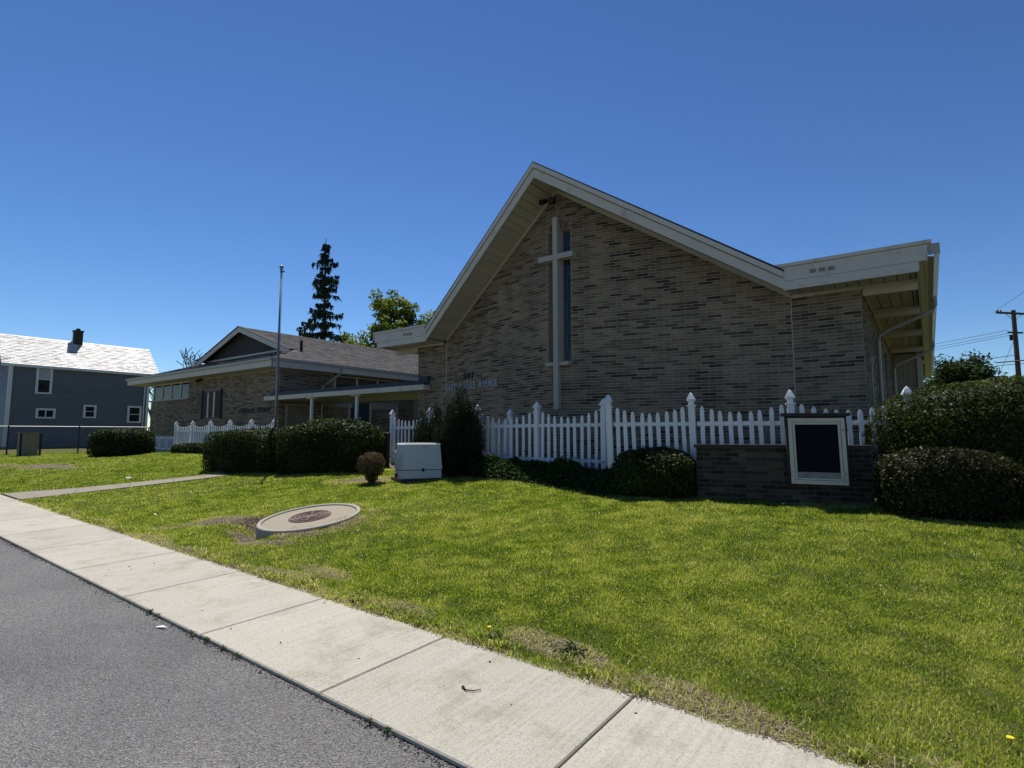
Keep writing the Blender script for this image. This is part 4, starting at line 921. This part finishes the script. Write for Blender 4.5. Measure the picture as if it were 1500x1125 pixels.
def shrub(name, label, cat, base, blobs, n, size, mat, core=True, inner=.3, group=None, trunk=None, asp=.55, part='foliage', jitter=1.0, ups=0.0, upright=False):
    """blobs: (cx, cy, cz, (ax, ay, az), power, rotz, amp) relative to base"""
    t = thing(name, label, cat, base, group); Ps, Ns, Ts = [], [], []
    tot = sum(b[3][0] * b[3][1] + b[3][2] * (b[3][0] + b[3][1]) for b in blobs); corev = MB()
    for bi, (cx, cy, cz, a, p, rz_, amp) in enumerate(blobs):
        m = int(n * (a[0] * a[1] + a[2] * (a[0] + a[1])) / tot); d = dirs(m) * np.array(a); d /= np.linalg.norm(d, axis=1)[:, None]
        r_ = superell(d, np.array(a), p, amp, bi * 1.7 + len(label)); q = d * r_[:, None]
        N = np.sign(q) * np.abs(q / np.array(a)) ** (p - 1) / np.array(a); N /= np.linalg.norm(N, axis=1)[:, None]
        k = 1 - inner * RNG.random(m) ** 2.2 + (.05 * RNG.random(m) ** 3 + .11 * RNG.random(m) * (lump3(q, 23, bi) > .62)) / max(1, max(a)); q = q * k[:, None]
        c_, s_ = math.cos(rz_), math.sin(rz_); rot = np.array([[c_, -s_, 0], [s_, c_, 0], [0, 0, 1]])
        q = q @ rot.T + np.array([cx, cy, cz]); N = N @ rot.T; N[:, 2] += ups
        Ps.append(q); Ns.append(N); Ts.append(np.clip(.5 + .25 * lump3(q, 4, bi) + RNG.normal(size=m) * .2, 0, 1))
        if core:                      # solid dark core added inside the leaves to block light through the shrub
            u = 14; vs = []
            for i in range(u + 1):
                for j in range(20):
                    th = math.pi * i / u; ph_ = 2 * math.pi * j / 20; dd = np.array([[math.sin(th) * math.cos(ph_), math.sin(th) * math.sin(ph_), math.cos(th)]]) * np.array(a); dd /= np.linalg.norm(dd)
                    vs.append(tuple((dd * superell(dd, np.array(a), p, amp, bi * 1.7 + len(label))[:, None] * .9)[0] @ rot.T + np.array([cx, cy, cz])))
            corev.tone = .25; corev.add(vs, [(i * 20 + j, (i + 1) * 20 + j, (i + 1) * 20 + (j + 1) % 20, i * 20 + (j + 1) % 20) for i in range(u) for j in range(20)])
    Ps, Ns, Ts = np.concatenate(Ps), np.concatenate(Ns), np.concatenate(Ts)
    ok = Ps[:, 2] + base[2] > ground(Ps[:, 0] + base[0], Ps[:, 1] + base[1]) + .005
    me = leaf_mesh(part, Ps[ok], Ns[ok], size, mat, Ts[ok], asp, jitter, upright=upright)
    o = bpy.data.objects.new(part, me); C.objects.link(o); o.parent = t; o['kind'] = 'stuff'
    if core:
        me = corev.mesh('dark_core', mat, True); o = bpy.data.objects.new('dark_core', me); C.objects.link(o); o.parent = t
    if trunk:
        mb = MB()
        for k in range(trunk[0]):
            a_ = 6.28 * k / trunk[0]; mb.tube([(math.cos(a_) * .03, math.sin(a_) * .03, -.1), (math.cos(a_) * trunk[2] * .5, math.sin(a_) * trunk[2] * .5, trunk[1] * .5), (math.cos(a_ + .4) * trunk[2], math.sin(a_ + .4) * trunk[2], trunk[1])], [.03, .022, .012], 6)
        me = mb.mesh('stem', m_bark); o = bpy.data.objects.new('stem', me); C.objects.link(o); o.parent = t
    return t
def B3(x, y): return (x, y, gz(x, y))

# hedges and shrubs
shrub('clipped_hedge', 'dark clipped hedge block directly left of the flagpole', 'hedge', B3(-14.4, 7.85), [(0, 0, .34, (1.27, .72, .66), 7, .2, .018), (.1, .1, .58, (1.1, .6, .47), 3.4, .2, .03)], 52000, .026, m_yew, inner=.14)
shrub('clipped_hedge', 'taller domed clipped hedge just right of the flagpole', 'hedge', B3(-12.0, 8.55), [(0, 0, .36, (1.2, .72, .74), 6, .5, .02), (.02, .05, .6, (1.12, .68, .66), 2.8, .5, .03)], 52000, .026, m_yew, inner=.14)
shrub('clipped_hedge', 'dark hedge before the far left corner of the school building', 'hedge', B3(-25.6, 8.5), [(0, 0, .4, (1.08, .6, .6), 5, .6, .03), (-.1, 0, .6, (.95, .5, .4), 3, .6, .03)], 14000, .04, m_yew, inner=.16)
shrub('clipped_hedge', 'low dark hedge strip at the foot of the distant picket fence', 'hedge', B3(-20.3, 9.75), [(0, 0, .05, (3.6, .4, .3), 5, 0, .05)], 9000, .045, m_yew, inner=.2)
shrub('clipped_hedge', 'big tall dark hedge at the right edge beside the sign wall', 'hedge', B3(2.0, 10.35), [(0, 0, .7, (2.78, 1.02, .86), 5, .0, .035), (.06, 0, 1.1, (2.74, .95, .66), 3.6, 0, .04)], 170000, .023, m_arbor, inner=.13, asp=.42)
shrub('mounded_shrub', 'low mounded boxwood shrub in front of the big right-hand hedge', 'shrub', B3(.14, 9.02), [(0, .1, .32, (.74, .55, .50), 3, .1, .05), (-.1, .1, .45, (.6, .45, .38), 2.4, 0, .05)], 42000, .02, m_box_leaf, inner=.2)
shrub('round_bush', 'dark round clipped bush before the picket fence left of the sign wall', 'shrub', B3(-3.66, 8.86), [(0, 0, .27, (.68, .5, .47), 2.6, .2, .05)], 24000, .022, m_yew, inner=.2)
sp_ = []
for k in range(46):
    lx, ly = random.uniform(-.82, .68), random.uniform(-.42, .42); prof = 1.5 + .3 * (lx + .72) if lx < -.15 else 2.02 - .9 * abs(lx - .3)
    h = prof * random.uniform(.72, 1.04) * (1 - .3 * abs(ly))
    sp_.append((lx, ly, h * .48, (.12 + .08 * random.random(), .12 + .08 * random.random(), h * .5), 2, 0, .14))
shrub('yew_shrub', 'tall ragged dark yew shrub with upright tips in front of the gable wall', 'shrub', B3(-8.6, 9.15), sp_, 80000, .036, m_yew_dark, core=False, inner=.9, trunk=(6, 1.2, .3), asp=.2, upright=True)
shrub('dry_shrub', 'small half brown globe shrub on a bare stem beside the white cabinet', 'shrub', B3(-9.35, 7.62), [(0, 0, .38, (.27, .26, .25), 2.3, 0, .08), (0, 0, .2, (.14, .14, .2), 2, 0, .1)], 9000, .016, m_brown_leaf, core=False, inner=.75, trunk=(5, .4, .14))
# low growth along the fence foot
n = 46000; X = RNG.uniform(-9.5, -4.0, n); line = np.interp(X, [-9.9, -8.3, -6.5, -4.3], [9.62, 9.4, 9.26, 8.74]); Y = line + RNG.normal(size=n) * .15
hh = (.3 + .2 * vnoise(X, Y, 3.2)) * (1 - np.clip(np.abs(Y - line) / .42, 0, 1)) + .03
Zp = ground(X, Y) + hh * RNG.random(n) ** .6
o = bpy.data.objects.new('undergrowth', leaf_mesh('undergrowth', np.stack([X, Y, Zp], 1), np.tile([0, -.3, 1.], (n, 1)), .026, m_cover, np.clip(RNG.normal(.45, .2, n), 0, 1))); C.objects.link(o); o['kind'] = 'stuff'
# upright weeds against the fence pickets
wd = MB(); P_ = []
for k in range(34):
    x = random.choice([-8.0, -7.4, -6.8, -5.6, -5.9, -4.75, -5.0, -5.2, -6.1, -4.2, -3.7, -3.4, -4.9, -2.95]) + random.uniform(-.12, .12); y = float(np.interp(x, [-9.5, -6.5, -4.9, -4.4, -2.9], [9.6, 9.45, 9.36, 8.72, 9.05])) ; z = gz(x, y); h = random.uniform(.35, .68)
    for j in range(30): f = random.random(); P_.append((x + random.gauss(0, .025) + f * .04, y + random.gauss(0, .025), z + f * h))
P_ = np.array(P_); o = bpy.data.objects.new('weeds', leaf_mesh('weeds', P_, np.tile([0, -1., .4], (len(P_), 1)), .016, m_cover, np.clip(RNG.normal(.5, .2, len(P_)), 0, 1))); C.objects.link(o); o['kind'] = 'stuff'

# ------------------------------------------------------------------ trees
def limb(mb, p, d, L, r_, lev, tips, spread=.55, up=.15):
    pts = [p]; q = Vector(p); dd = Vector(d).normalized(); n = 4
    for i in range(n):
        dd = (dd + Vector((random.gauss(0, .13), random.gauss(0, .13), random.gauss(0, .1) + up * .25))).normalized(); q = q + dd * (L / n); pts.append(q.copy())
    mb.tube(pts, [max(tips.get('rmin', 0), r_ * (1 - .5 * i / n)) for i in range(n + 1)], 6 if lev < 2 else 4, lev == 0)
    if lev >= tips['max']: tips['p'].append(pts[-1]); tips['p'].append(pts[2]); return
    for i in range(tips['n'][lev]):
        k = random.choice((2, 3, 4, 4)); a_ = random.uniform(0, 6.28); o_ = Vector((math.cos(a_), math.sin(a_), random.uniform(-.1, .5)))
        limb(mb, pts[k], (dd * (1 - spread) + o_ * spread), L * random.uniform(.55, .78), r_ * .5, lev + 1, tips, spread, up)
def tree(name, label, x, y, H, spread_r, nl, leafsize, mat, trunk_r=.22, first=.3, levels=(5, 4, 3), clump=.55, group=None, per=None, up=.2, sq=1.0):
    z = gz(x, y); t = thing(name, label, 'tree', (x, y, z), group); mb = MB(); tips = {'max': len(levels) - 1 + 1, 'n': list(levels) + [0], 'p': []}
    tips['max'] = len(levels); tips['rmin'] = 0 if nl else .05
    limb(mb, Vector((0, 0, -.2)), (0, 0, 1), H * first, trunk_r, 0, tips, .6, up)
    # scale the crown to its real height and spread
    tp = np.array([tuple(p) for p in tips['p']]); v = np.array(mb.v); zmax = tp[:, 2].max(); rmax = np.percentile(np.hypot(tp[:, 0], tp[:, 1]), 80)
    S = np.array([spread_r / rmax, spread_r / rmax, (H * .93) / zmax]); mb.v = [tuple(p) for p in v * S]; tp = tp * S
    me = mb.mesh('trunk', m_bark if nl else m_bark_pale); o = bpy.data.objects.new('trunk', me); C.objects.link(o); o.parent = t
    if nl:
        idx = RNG.integers(0, len(tp), nl); c = dirs(nl) * (RNG.random(nl)[:, None] ** .45) * clump * np.array([1, 1, .75]); Pn = tp[idx] + c
        tone = np.clip(.45 + .3 * (RNG.random(len(tp))[idx] - .5) + RNG.normal(size=nl) * .16, 0, 1)
        me = leaf_mesh('crown', Pn, np.tile([0, 0, 1.], (nl, 1)) + c * .6, leafsize, mat, tone, .6, 1.1); o = bpy.data.objects.new('crown', me); C.objects.link(o); o.parent = t; o['kind'] = 'stuff'
    return t
def spruce(label, x, y, H, Rm):
    z = gz(x, y); t = thing('spruce_tree', label, 'tree', (x, y, z)); mb = MB(); mb.tube([(0, 0, -.2), (.1, 0, H * .5), (-.05, 0, H)], [.34, .2, .03], 8); o = bpy.data.objects.new('trunk', mb.mesh('trunk', m_bark)); C.objects.link(o); o.parent = t
    bm_ = MB(); P_, N_ = [], []; h = H * .1
    while h < H * .985:
        f = 1 - h / H; nb = random.choice((4, 5, 5, 6)) if f > .12 else 4; a0 = random.uniform(0, 6.28)
        for k in range(nb):
            a_ = a0 + 6.283 * k / nb + random.gauss(0, .25); L = (Rm * (f ** .8) * random.choice((.35, .6, .8, 1.05, 1.4)) + .22); sag = .12 + .3 * f; hh_ = h + random.gauss(0, .12)
            pts = [Vector((math.cos(a_) * L * s, math.sin(a_) * L * s, hh_ - sag * L * (s ** 1.1) + .34 * L * max(0, s - .55) ** 1.4)) for s in (0, .25, .5, .75, 1)]
            bm_.tube(pts, [.05 * f + .02, .04 * f + .018, .03 * f + .015, .02 * f + .012, .01], 4, False)
            m = int(14 + 74 * L / Rm)
            for j in range(m):
                s = random.random() ** .8; i = min(3, int(s * 4)); p = pts[i].lerp(pts[i + 1], s * 4 - i); side = random.gauss(0, .09 * L * (1.2 - s)); drop = random.random() ** 1.5 * .45 * min(1, L / Rm + .25)
                P_.append((p.x - math.sin(a_) * side, p.y + math.cos(a_) * side, p.z - drop + .05)); N_.append((math.cos(a_), math.sin(a_), .1))
        h += H * (.064 * f + .017) * random.uniform(.8, 1.3)
    P_ = np.array(P_); N_ = np.array(N_); n = len(P_)
    # hanging sprays: long narrow quads
    dn = np.tile([0, 0, -1.], (n, 1)) + RNG.normal(size=(n, 3)) * .35; dn /= np.linalg.norm(dn, axis=1)[:, None]; sd = np.cross(dn, RNG.normal(size=(n, 3))); sd /= np.linalg.norm(sd, axis=1)[:, None]
    l_ = (.2 + .35 * RNG.random(n))[:, None]; w_ = (.06 + .08 * RNG.random(n))[:, None]
    v = np.stack([P_ - sd * w_, P_ + sd * w_, P_ + dn * l_ + sd * w_ * .3, P_ + dn * l_ - sd * w_ * .3], 1).reshape(-1, 3)
    o = bpy.data.objects.new('crown', quads('crown', v, np.repeat(np.clip(RNG.normal(.5, .22, n), 0, 1), 4), m_spruce)); C.objects.link(o); o.parent = t; o['kind'] = 'stuff'
    o = bpy.data.objects.new('branches', bm_.mesh('branches', m_bark)); o.name = 'branch'; C.objects.link(o); o.parent = t; o['kind'] = 'stuff'
spruce('tall dark spruce with drooping boughs behind the school roof', -47.0, 32.0, 20.3, 4.0)
tree('leafy_tree', 'sunlit green broadleaf tree behind the left eave of the church', -36.6, 33.7, 14.2, 2.8, 13000, .15, m_tree, .25, .35, (6, 5, 4), .6, up=.55)
tree('leafy_tree', 'low green tree between the spruce and the church eave', -44.2, 34.4, 11.6, 2.9, 9000, .15, m_tree, .2, .35, (6, 4, 4), .8)
tree('leafy_tree', 'round dark green tree beyond the hedge near the utility pole', 3.0, 57.5, 7.75, 1.9, 12000, .13, m_tree_d, .3, .3, (7, 5, 4), .85, up=.05)
tree('leafy_tree', 'smaller dark tree half hidden by the church gutter at right', .6, 62.5, 7.3, 1.6, 4000, .14, m_tree_d, .2, .3, (5, 4, 3), .5)
for (x, y, H, s_), lb in zip(((-82.3, 31.1, 12.7, 3.2), (-79.6, 33.3, 12.9, 3.2)), ('bare leafless tree nearest the blue house roof', 'bare leafless tree nearest the school eave')):
    tree('bare_tree', lb, x, y, H, s_, 0, 0, None, .3, .42, (5, 4, 4, 2), .4, up=.3, group='bare trees behind the house')

# ------------------------------------------------------------------ utility pole, wires, far building
ux, uy = 5.3, 53.3; uz = gz(ux, uy)
up_ = thing('utility_pole', 'wooden utility pole with crossarm and wires at the far right', 'utility pole', (ux, uy, uz))
mb = MB(); mb.tube([(ux, uy, uz - .5), (ux, uy, 10.55)], [.19, .13], 12); mb.build('pole', m_pole, up_)
ad = Vector((.68, .735, 0)).normalized(); top = Vector((ux, uy, 10.25))
def arm(cz, L, w, name): m_ = MB(); c_ = Vector((ux, uy, cz)); m_.beam(c_ - ad * L + Vector((.0, -.14, 0)), c_ + ad * L + Vector((0, -.14, 0)), w, w, (0, 0, 1)); return m_.build(name, m_pole, up_)
a1 = arm(10.3, 1.5, .13, 'crossarm'); a2 = arm(8.9, .62, .11, 'lower_arm')
for s_ in (-1.42, -1.15, 1.15, 1.42):
    q = Vector((ux, uy - .14, 10.3)) + ad * s_; m_ = MB(); m_.lathe([(.05, 0), (.07, .05), (.045, .09), (.06, .13), (.03, .17)], (q.x, q.y, 10.365), 8); m_.build('insulator', m_galv, a1)
for s_ in (-1, 1):
    q = Vector((ux, uy - .14, 10.25)) + ad * s_ * .7; m_ = MB(); m_.tube([q, (ux, uy - .12, 9.75)], .02, 5); m_.build('brace', m_galv, up_)
m_ = MB(); m_.tube([(ux - .25, uy - .25, 8.35), (ux - .25, uy - .25, 8.75)], .1, 12); m_.build('transformer', m_dark, up_)
def wire(label, a, b_, sag, r_=.014):
    pts = [Vector(a).lerp(Vector(b_), i / 16) - Vector((0, 0, sag * 4 * (i / 16) * (1 - i / 16))) for i in range(17)]
    m_ = MB(); m_.tube(pts, r_, 5, False); o = m_.build('power_line', m_wire); tag(base_at(o, a), label, 'wire', 'wires strung from the utility pole')
wire('topmost thin wire running left from the utility pole', (ux - .4, uy - .3, 9.1), (-40, 92, 10.6), .8)
wire('second thin wire running left from the utility pole', (ux - .3, uy - .2, 8.9), (-40, 90, 9.7), .8)
wire('third thin wire running left from the utility pole', (ux - .2, uy - .2, 8.75), (-40, 88, 8.9), .8)
wire('lowest thick wire running left from the utility pole', (ux, uy - .2, 7.3), (-40, 86, 7.4), .6, .022)
wire('slanting guy wire running down left from the utility pole', (ux, uy - .15, 8.6), (2.0, 54.5, .2), .0, .012)
wire('rising wire from the crossarm to the upper right', (4.2, 52.2, 10.4), (22, 30, 22), .2, .012)
wire('level wire running right from the lower arm of the pole', (ux + .3, uy, 8.9), (40, 60, 9.4), .5)
wire('thick level cable just above the right-hand hedge', (3.2, 41, 5.62), (14, 36, 5.6), .02, .035)
wire('thin level cable under the thick one above the hedge', (3.2, 41, 5.45), (14, 36, 5.45), .03, .015)

# ------------------------------------------------------------------ litter, debris, dandelions
o = MB(); o.add([(-4.97, 2.0, .112), (-4.89, 2.03, .112), (-4.88, 2.055, .128), (-4.93, 2.04, .118), (-4.975, 2.03, .12)], [(0, 1, 2, 3, 4)])
o.v = [(x - .0, y - .05, gz(x, y) - .028 + .006 + (i % 2) * .012) for i, (x, y, z) in enumerate(o.v)]; o = o.build('paper_scrap', m_paper); tag(base_at(o, (-4.93, 1.97, gz(-4.93, 1.97) - .022)), 'torn white paper scrap lying on the asphalt by the sidewalk', 'litter')
def crumple(x, y, s, label):
    z = gz(x, y); m_ = MB(); vs = [(x + d[0] * s, y + d[1] * s, z + .03 + abs(d[2]) * s * .7) for d in dirs(10)]; m_.add(vs, [(0, 1, 2), (2, 3, 4), (4, 5, 0), (1, 3, 6), (6, 7, 8), (8, 9, 1), (5, 7, 2), (9, 4, 6)]); o = m_.build('litter', m_paper); tag(base_at(o, (x, y, z)), label, 'litter')
crumple(-15.97, 5.46, .08, 'white crumpled litter on the grass beside the path'); crumple(-1.72, 8.72, .025, 'tiny white scrap at the foot of the sign wall'); crumple(-10.2, 3.9, .04, 'small white scrap in the bare soil left of the manhole')
for k in range(26):
    x, y = random.uniform(-8, -.3), random.uniform(2.12, 3.12)
    if k > 17: x, y = random.uniform(-6, -.8), random.uniform(.7, 2.0)
    s = random.uniform(.006, .014); m_ = MB(); zz = gz(x, y) - (.028 if y < 2.05 else 0)
    m_.add([(x + d[0] * s, y + d[1] * s, zz + s * .4 + d[2] * s * .5) for d in dirs(6)], [(0, 1, 2), (0, 2, 3), (0, 3, 4), (1, 2, 5), (3, 4, 5), (0, 4, 1), (2, 3, 5), (1, 4, 5)])
    o = m_.build('debris_crumb', m_pebble); tag(base_at(o, (x, y, zz)), 'dark crumb of debris lying on the pavement', 'debris', 'dark crumbs scattered on sidewalk and road')
m_ = MB(); m_.tube([(-2.33, 2.62, gz(-2.3, 2.6) + .008), (-2.29, 2.60, gz(-2.3, 2.6) + .008), (-2.24, 2.62, gz(-2.3, 2.6) + .008), (-2.22, 2.66, gz(-2.3, 2.6) + .008)], [.009, .004, .003, .002], 5); o = m_.build('twig', m_pebble); tag(base_at(o, (-2.28, 2.62, gz(-2.3, 2.6))), 'small curled dark twig on the sidewalk slab', 'twig')
for (x, y), lb in zip(((-2.71, 3.34), (.23, 3.68)), ('yellow dandelion flower at the grass edge by the sidewalk joint', 'yellow dandelion flower in the grass at the bottom right')):
    z = gz(x, y); t = thing('dandelion', lb, 'flower', (x, y, z)); m_ = MB(); m_.tube([(x, y, z), (x, y, z + .05)], .002, 5); m_.build('stalk', m_cover, t)
    m_ = MB(); m_.lathe([(.004, 0), (.017, .006), (.016, .012), (.006, .014)], (x, y, z + .05), 12); m_.build('flower_head', m_yellow, t)

# ------------------------------------------------------------------ grass
def frustum(X, Y, Z):
    q = np.stack([X, Y, Z - 1.6], -1); a = R(36.8); th = R(5.22)
    Fv = np.array([-math.sin(a) * math.cos(th), math.cos(a) * math.cos(th), math.sin(th)]); Rv = np.array([math.cos(a), math.sin(a), 0]); Uv = np.array([math.sin(a) * math.sin(th), -math.cos(a) * math.sin(th), math.cos(th)])
    dz = q @ Fv; return 750 + 815 * (q @ Rv) / dz, 562.5 - 815 * (q @ Uv) / dz, dz
def scatter(n, x0, x1, y0, y1): return RNG.uniform(x0, x1, n), RNG.uniform(y0, y1, n)
GX, GY = [], []
for x0, x1, y0, y1, dens in ((-5.5, 2.2, 3.12, 5.6, 17000), (-5.5, 2.2, 5.6, 9.6, 10500), (-11.5, -5.5, 3.12, 9.2, 6500), (-20, -11.5, 3.12, 10.5, 2300), (-38, -20, 3.12, 12.5, 900), (2.2, 7, 3.12, 9.6, 3800)):
    a_, b_ = scatter(int((x1 - x0) * (y1 - y0) * dens), x0, x1, y0, y1); GX.append(a_); GY.append(b_)
GX = np.concatenate(GX); GY = np.concatenate(GY)
GZ = ground(GX, GY) + hollow(GX, GY) + (vnoise(GX, GY, 1.1) - .5) * .035 * (GY < 9.5) * ss(3.2, 4, GY)
px, pyy, dz = frustum(GX, GY, GZ); bt = bare(GX, GY)
keep = (px > -420) & ((px < 1640) | (GX > -1)) & ((pyy < 1500) | (GX > 0)) & ((dz > 1) | (GX > 0)) & ~in_path(GX, GY, -.03) & (np.hypot(GX - RING['c'][0], GY - RING['c'][1]) > .735)
keep &= (RNG.random(len(GX)) > bt * .62) & (RNG.random(len(GX)) > dirt(GX, GY) * .9)
keep &= RNG.random(len(GX)) < .45 + 1.1 * vnoise(GX + GY * .37, GY - GX * .41, 11.0)
keep &= GY > 3.14 + .10 * vnoise(GX, GX * .3, 3.1) - .07
GX, GY, GZ, dz, bt = GX[keep], GY[keep], GZ[keep], dz[keep], bt[keep]; n = len(GX)
big = vnoise(GX, GY, .45); med = vnoise(GX + 7, GY, 1.6); fine = vnoise(GX, GY + 3, 6.0)
tone = .44 + .16 * (big - .5) + .16 * (med - .5) + .5 * (fine - .5) + RNG.normal(size=n) * .19 + .3 * bt
dry = RNG.random(n) < .04 + .35 * bt + .2 * np.maximum(0, med - .62) + .25 * np.maximum(0, .3 - fine); tone = np.where(dry, RNG.uniform(.85, 1.0, n), np.clip(tone, 0, .84))
H = (.021 + .019 * RNG.random(n)) * (.75 + .5 * fine) * (1 + .9 * (RNG.random(n) < .012)); H *= np.where(GY < 3.5, 1.25, 1)
Wd = .0022 * np.clip(np.where(GX > 2.2, 1.6, dz / 3.2), 1, 7) * (.7 + .6 * RNG.random(n))
ang = RNG.uniform(0, 2 * math.pi, n); lean = np.abs(RNG.normal(size=n)) * .55 + .1; la = RNG.uniform(0, 2 * math.pi, n)
side = np.stack([np.cos(ang), np.sin(ang), np.zeros(n)], 1) * Wd[:, None]; base = np.stack([GX, GY, GZ - .004], 1)
ld = np.stack([np.cos(la) * lean, np.sin(la) * lean, np.ones(n)], 1); ld /= np.linalg.norm(ld, axis=1)[:, None]
near = dz < 5.2
b_n, s_n, l_n, h_n = base[near], side[near], ld[near], H[near][:, None]
mid = b_n + l_n * h_n * .55; tip = mid + (l_n * np.array([1.9, 1.9, .75])) / np.linalg.norm(l_n * np.array([1.9, 1.9, .75]), axis=1)[:, None] * h_n * .5
v4 = np.stack([b_n - s_n, b_n + s_n, mid + s_n * .75, mid - s_n * .75], 1).reshape(-1, 3)
v3 = np.stack([mid - s_n * .75, mid + s_n * .75, tip], 1).reshape(-1, 3)
far_ = ~near; vf = np.stack([base[far_] - side[far_] * 1.15, base[far_] + side[far_] * 1.15, base[far_] + ld[far_] * H[far_][:, None]], 1).reshape(-1, 3)
for nm, v, tn, k in (('grass', v4, tone[near], 4), ('grass', v3, tone[near], 3), ('grass', vf, tone[far_], 3)):
    o = bpy.data.objects.new(nm, quads(nm, v, np.repeat(tn, k), m_grass, k)); C.objects.link(o); o['kind'] = 'stuff'
# broad-leaved weeds at the kerb joints and the sidewalk edge
def weed_clump(x, y, n, r_, h, label, group, size=.018, zoff=0.0):
    z = gz(x, y) + zoff; d = dirs(n); P_ = np.stack([d[:, 0] * r_ * RNG.random(n), d[:, 1] * r_ * .7 * RNG.random(n), np.abs(d[:, 2]) * h * RNG.random(n) + .004], 1)
    o = bpy.data.objects.new('weed', leaf_mesh('weed', P_, np.tile([0, 0, 1.], (n, 1)) + d * .6, size, m_cover, np.clip(RNG.normal(.6, .2, n), 0, 1), .4)); C.objects.link(o); o.location = (x, y, z); tag(o, label, 'weed', group)
for x in (-4.35, -4.55, -4.1, -5.2, -2.35, -2.5, -3.9, -5.35):
    weed_clump(x, 2.055, 26, .06, .035, 'small green weed growing in the joint between road and sidewalk', 'weeds in the road joint', .012, -.02)
weed_clump(-2.62, 3.3, 90, .14, .07, 'leafy weed around the dandelion at the sidewalk edge', None); weed_clump(-2.05, 3.4, 140, .2, .09, 'bright leafy weed clump at the sidewalk edge right of the dandelion', None)
weed_clump(-.68, 9.02, 60, .25, .3, 'pale strappy weed at the left foot of the mounded shrub', None, .03)

# clover leaves in patches, and long overhanging blades along the sidewalk
n = 60000; X, Y = scatter(n, -7, 2.0, 3.2, 7.5); m = vnoise(X + 3, Y + 9, .9); k = (RNG.random(n) < np.clip((m - .56) * 2.2, 0, .5)) & (np.hypot(X - RING['c'][0], Y - RING['c'][1]) > .8) & (RNG.random(n) > bare(X, Y)); X, Y = X[k], Y[k]; n = len(X)
Z = ground(X, Y) + hollow(X, Y) + (vnoise(X, Y, 1.1) - .5) * .035 * ss(3.2, 4, Y) + .012 + .03 * RNG.random(n)
o = bpy.data.objects.new('clover', leaf_mesh('clover', np.stack([X, Y, Z], 1), np.tile([0, 0, 1.6], (n, 1)), .0085, m_clover, np.clip(RNG.normal(.6, .2, n), 0, 1), .8)); C.objects.link(o); o['kind'] = 'stuff'
nt_ = 260; V, T = [], []
for k in range(nt_):
    x = random.uniform(-13, 1.6); y = 3.17 + abs(random.gauss(0, .05)) + .02
    if vnoise(x, y, 1.3) < .4: continue
    for j in range(random.randint(8, 26)):
        a_ = random.uniform(0, 6.28); h = random.uniform(.05, .12); w_ = random.uniform(.002, .004); b_ = Vector((x + random.gauss(0, .025), y + random.gauss(0, .02), gz(x, y) - .01)); o_ = Vector((math.cos(a_), math.sin(a_), 0)); sd = Vector((-o_.y, o_.x, 0)) * w_
        m1 = b_ + Vector((0, 0, h * .6)) + o_ * h * .35; t1 = m1 + o_ * h * .5 + Vector((0, 0, h * random.uniform(-.15, .25))); tn = random.choice((.3, .45, .6, .75, .92))
        V += [b_ - sd, b_ + sd, m1 + sd, m1 - sd, m1 - sd, m1 + sd, t1 + sd * .15, t1 - sd * .15]; T += [tn] * 8
o = bpy.data.objects.new('edge_grass', quads('edge_grass', np.array([tuple(p) for p in V]), np.array(T), m_grass)); C.objects.link(o); o['kind'] = 'stuff'

# grit washed into the joint between road and sidewalk
n = 5000; X = RNG.uniform(-14, 2.5, n); Y = 2.06 - np.abs(RNG.normal(size=n)) * .03 + .012; k = RNG.random(n) < .25 + vnoise(X, Y, 1.5); X, Y = X[k], Y[k]; n = len(X)
o = bpy.data.objects.new('grit', leaf_mesh('grit', np.stack([X, Y, ground(X, Y) - .024], 1), np.tile([0, 0, 1.], (n, 1)), .006, m_grit, RNG.random(n), .8)); C.objects.link(o); o['kind'] = 'stuff'

# dead thatch lying in the thin places of the turf
n = 260000; X, Y = scatter(n, -12, 1.8, 3.14, 5.2); k = RNG.random(n) < bare(X, Y) ** 1.2 * .55; X, Y = X[k], Y[k]; n = len(X)
a_ = RNG.uniform(0, 6.283, n); L = RNG.uniform(.012, .045, n); w_ = RNG.uniform(.0012, .003, n); Z = ground(X, Y) + hollow(X, Y) + (vnoise(X, Y, 1.1) - .5) * .035 * ss(3.2, 4, Y) + .004 + .014 * RNG.random(n) ** 2
d = np.stack([np.cos(a_) * L, np.sin(a_) * L, RNG.normal(size=n) * .25 * L], 1); sd = np.stack([-np.sin(a_) * w_, np.cos(a_) * w_, np.zeros(n)], 1); p = np.stack([X, Y, Z], 1)
v = np.stack([p - d - sd, p - d + sd, p + d + sd * .4, p + d - sd * .4], 1).reshape(-1, 3)
o = bpy.data.objects.new('thatch', quads('thatch', v, np.repeat(RNG.random(n), 4), m_straw)); C.objects.link(o); o['kind'] = 'stuff'
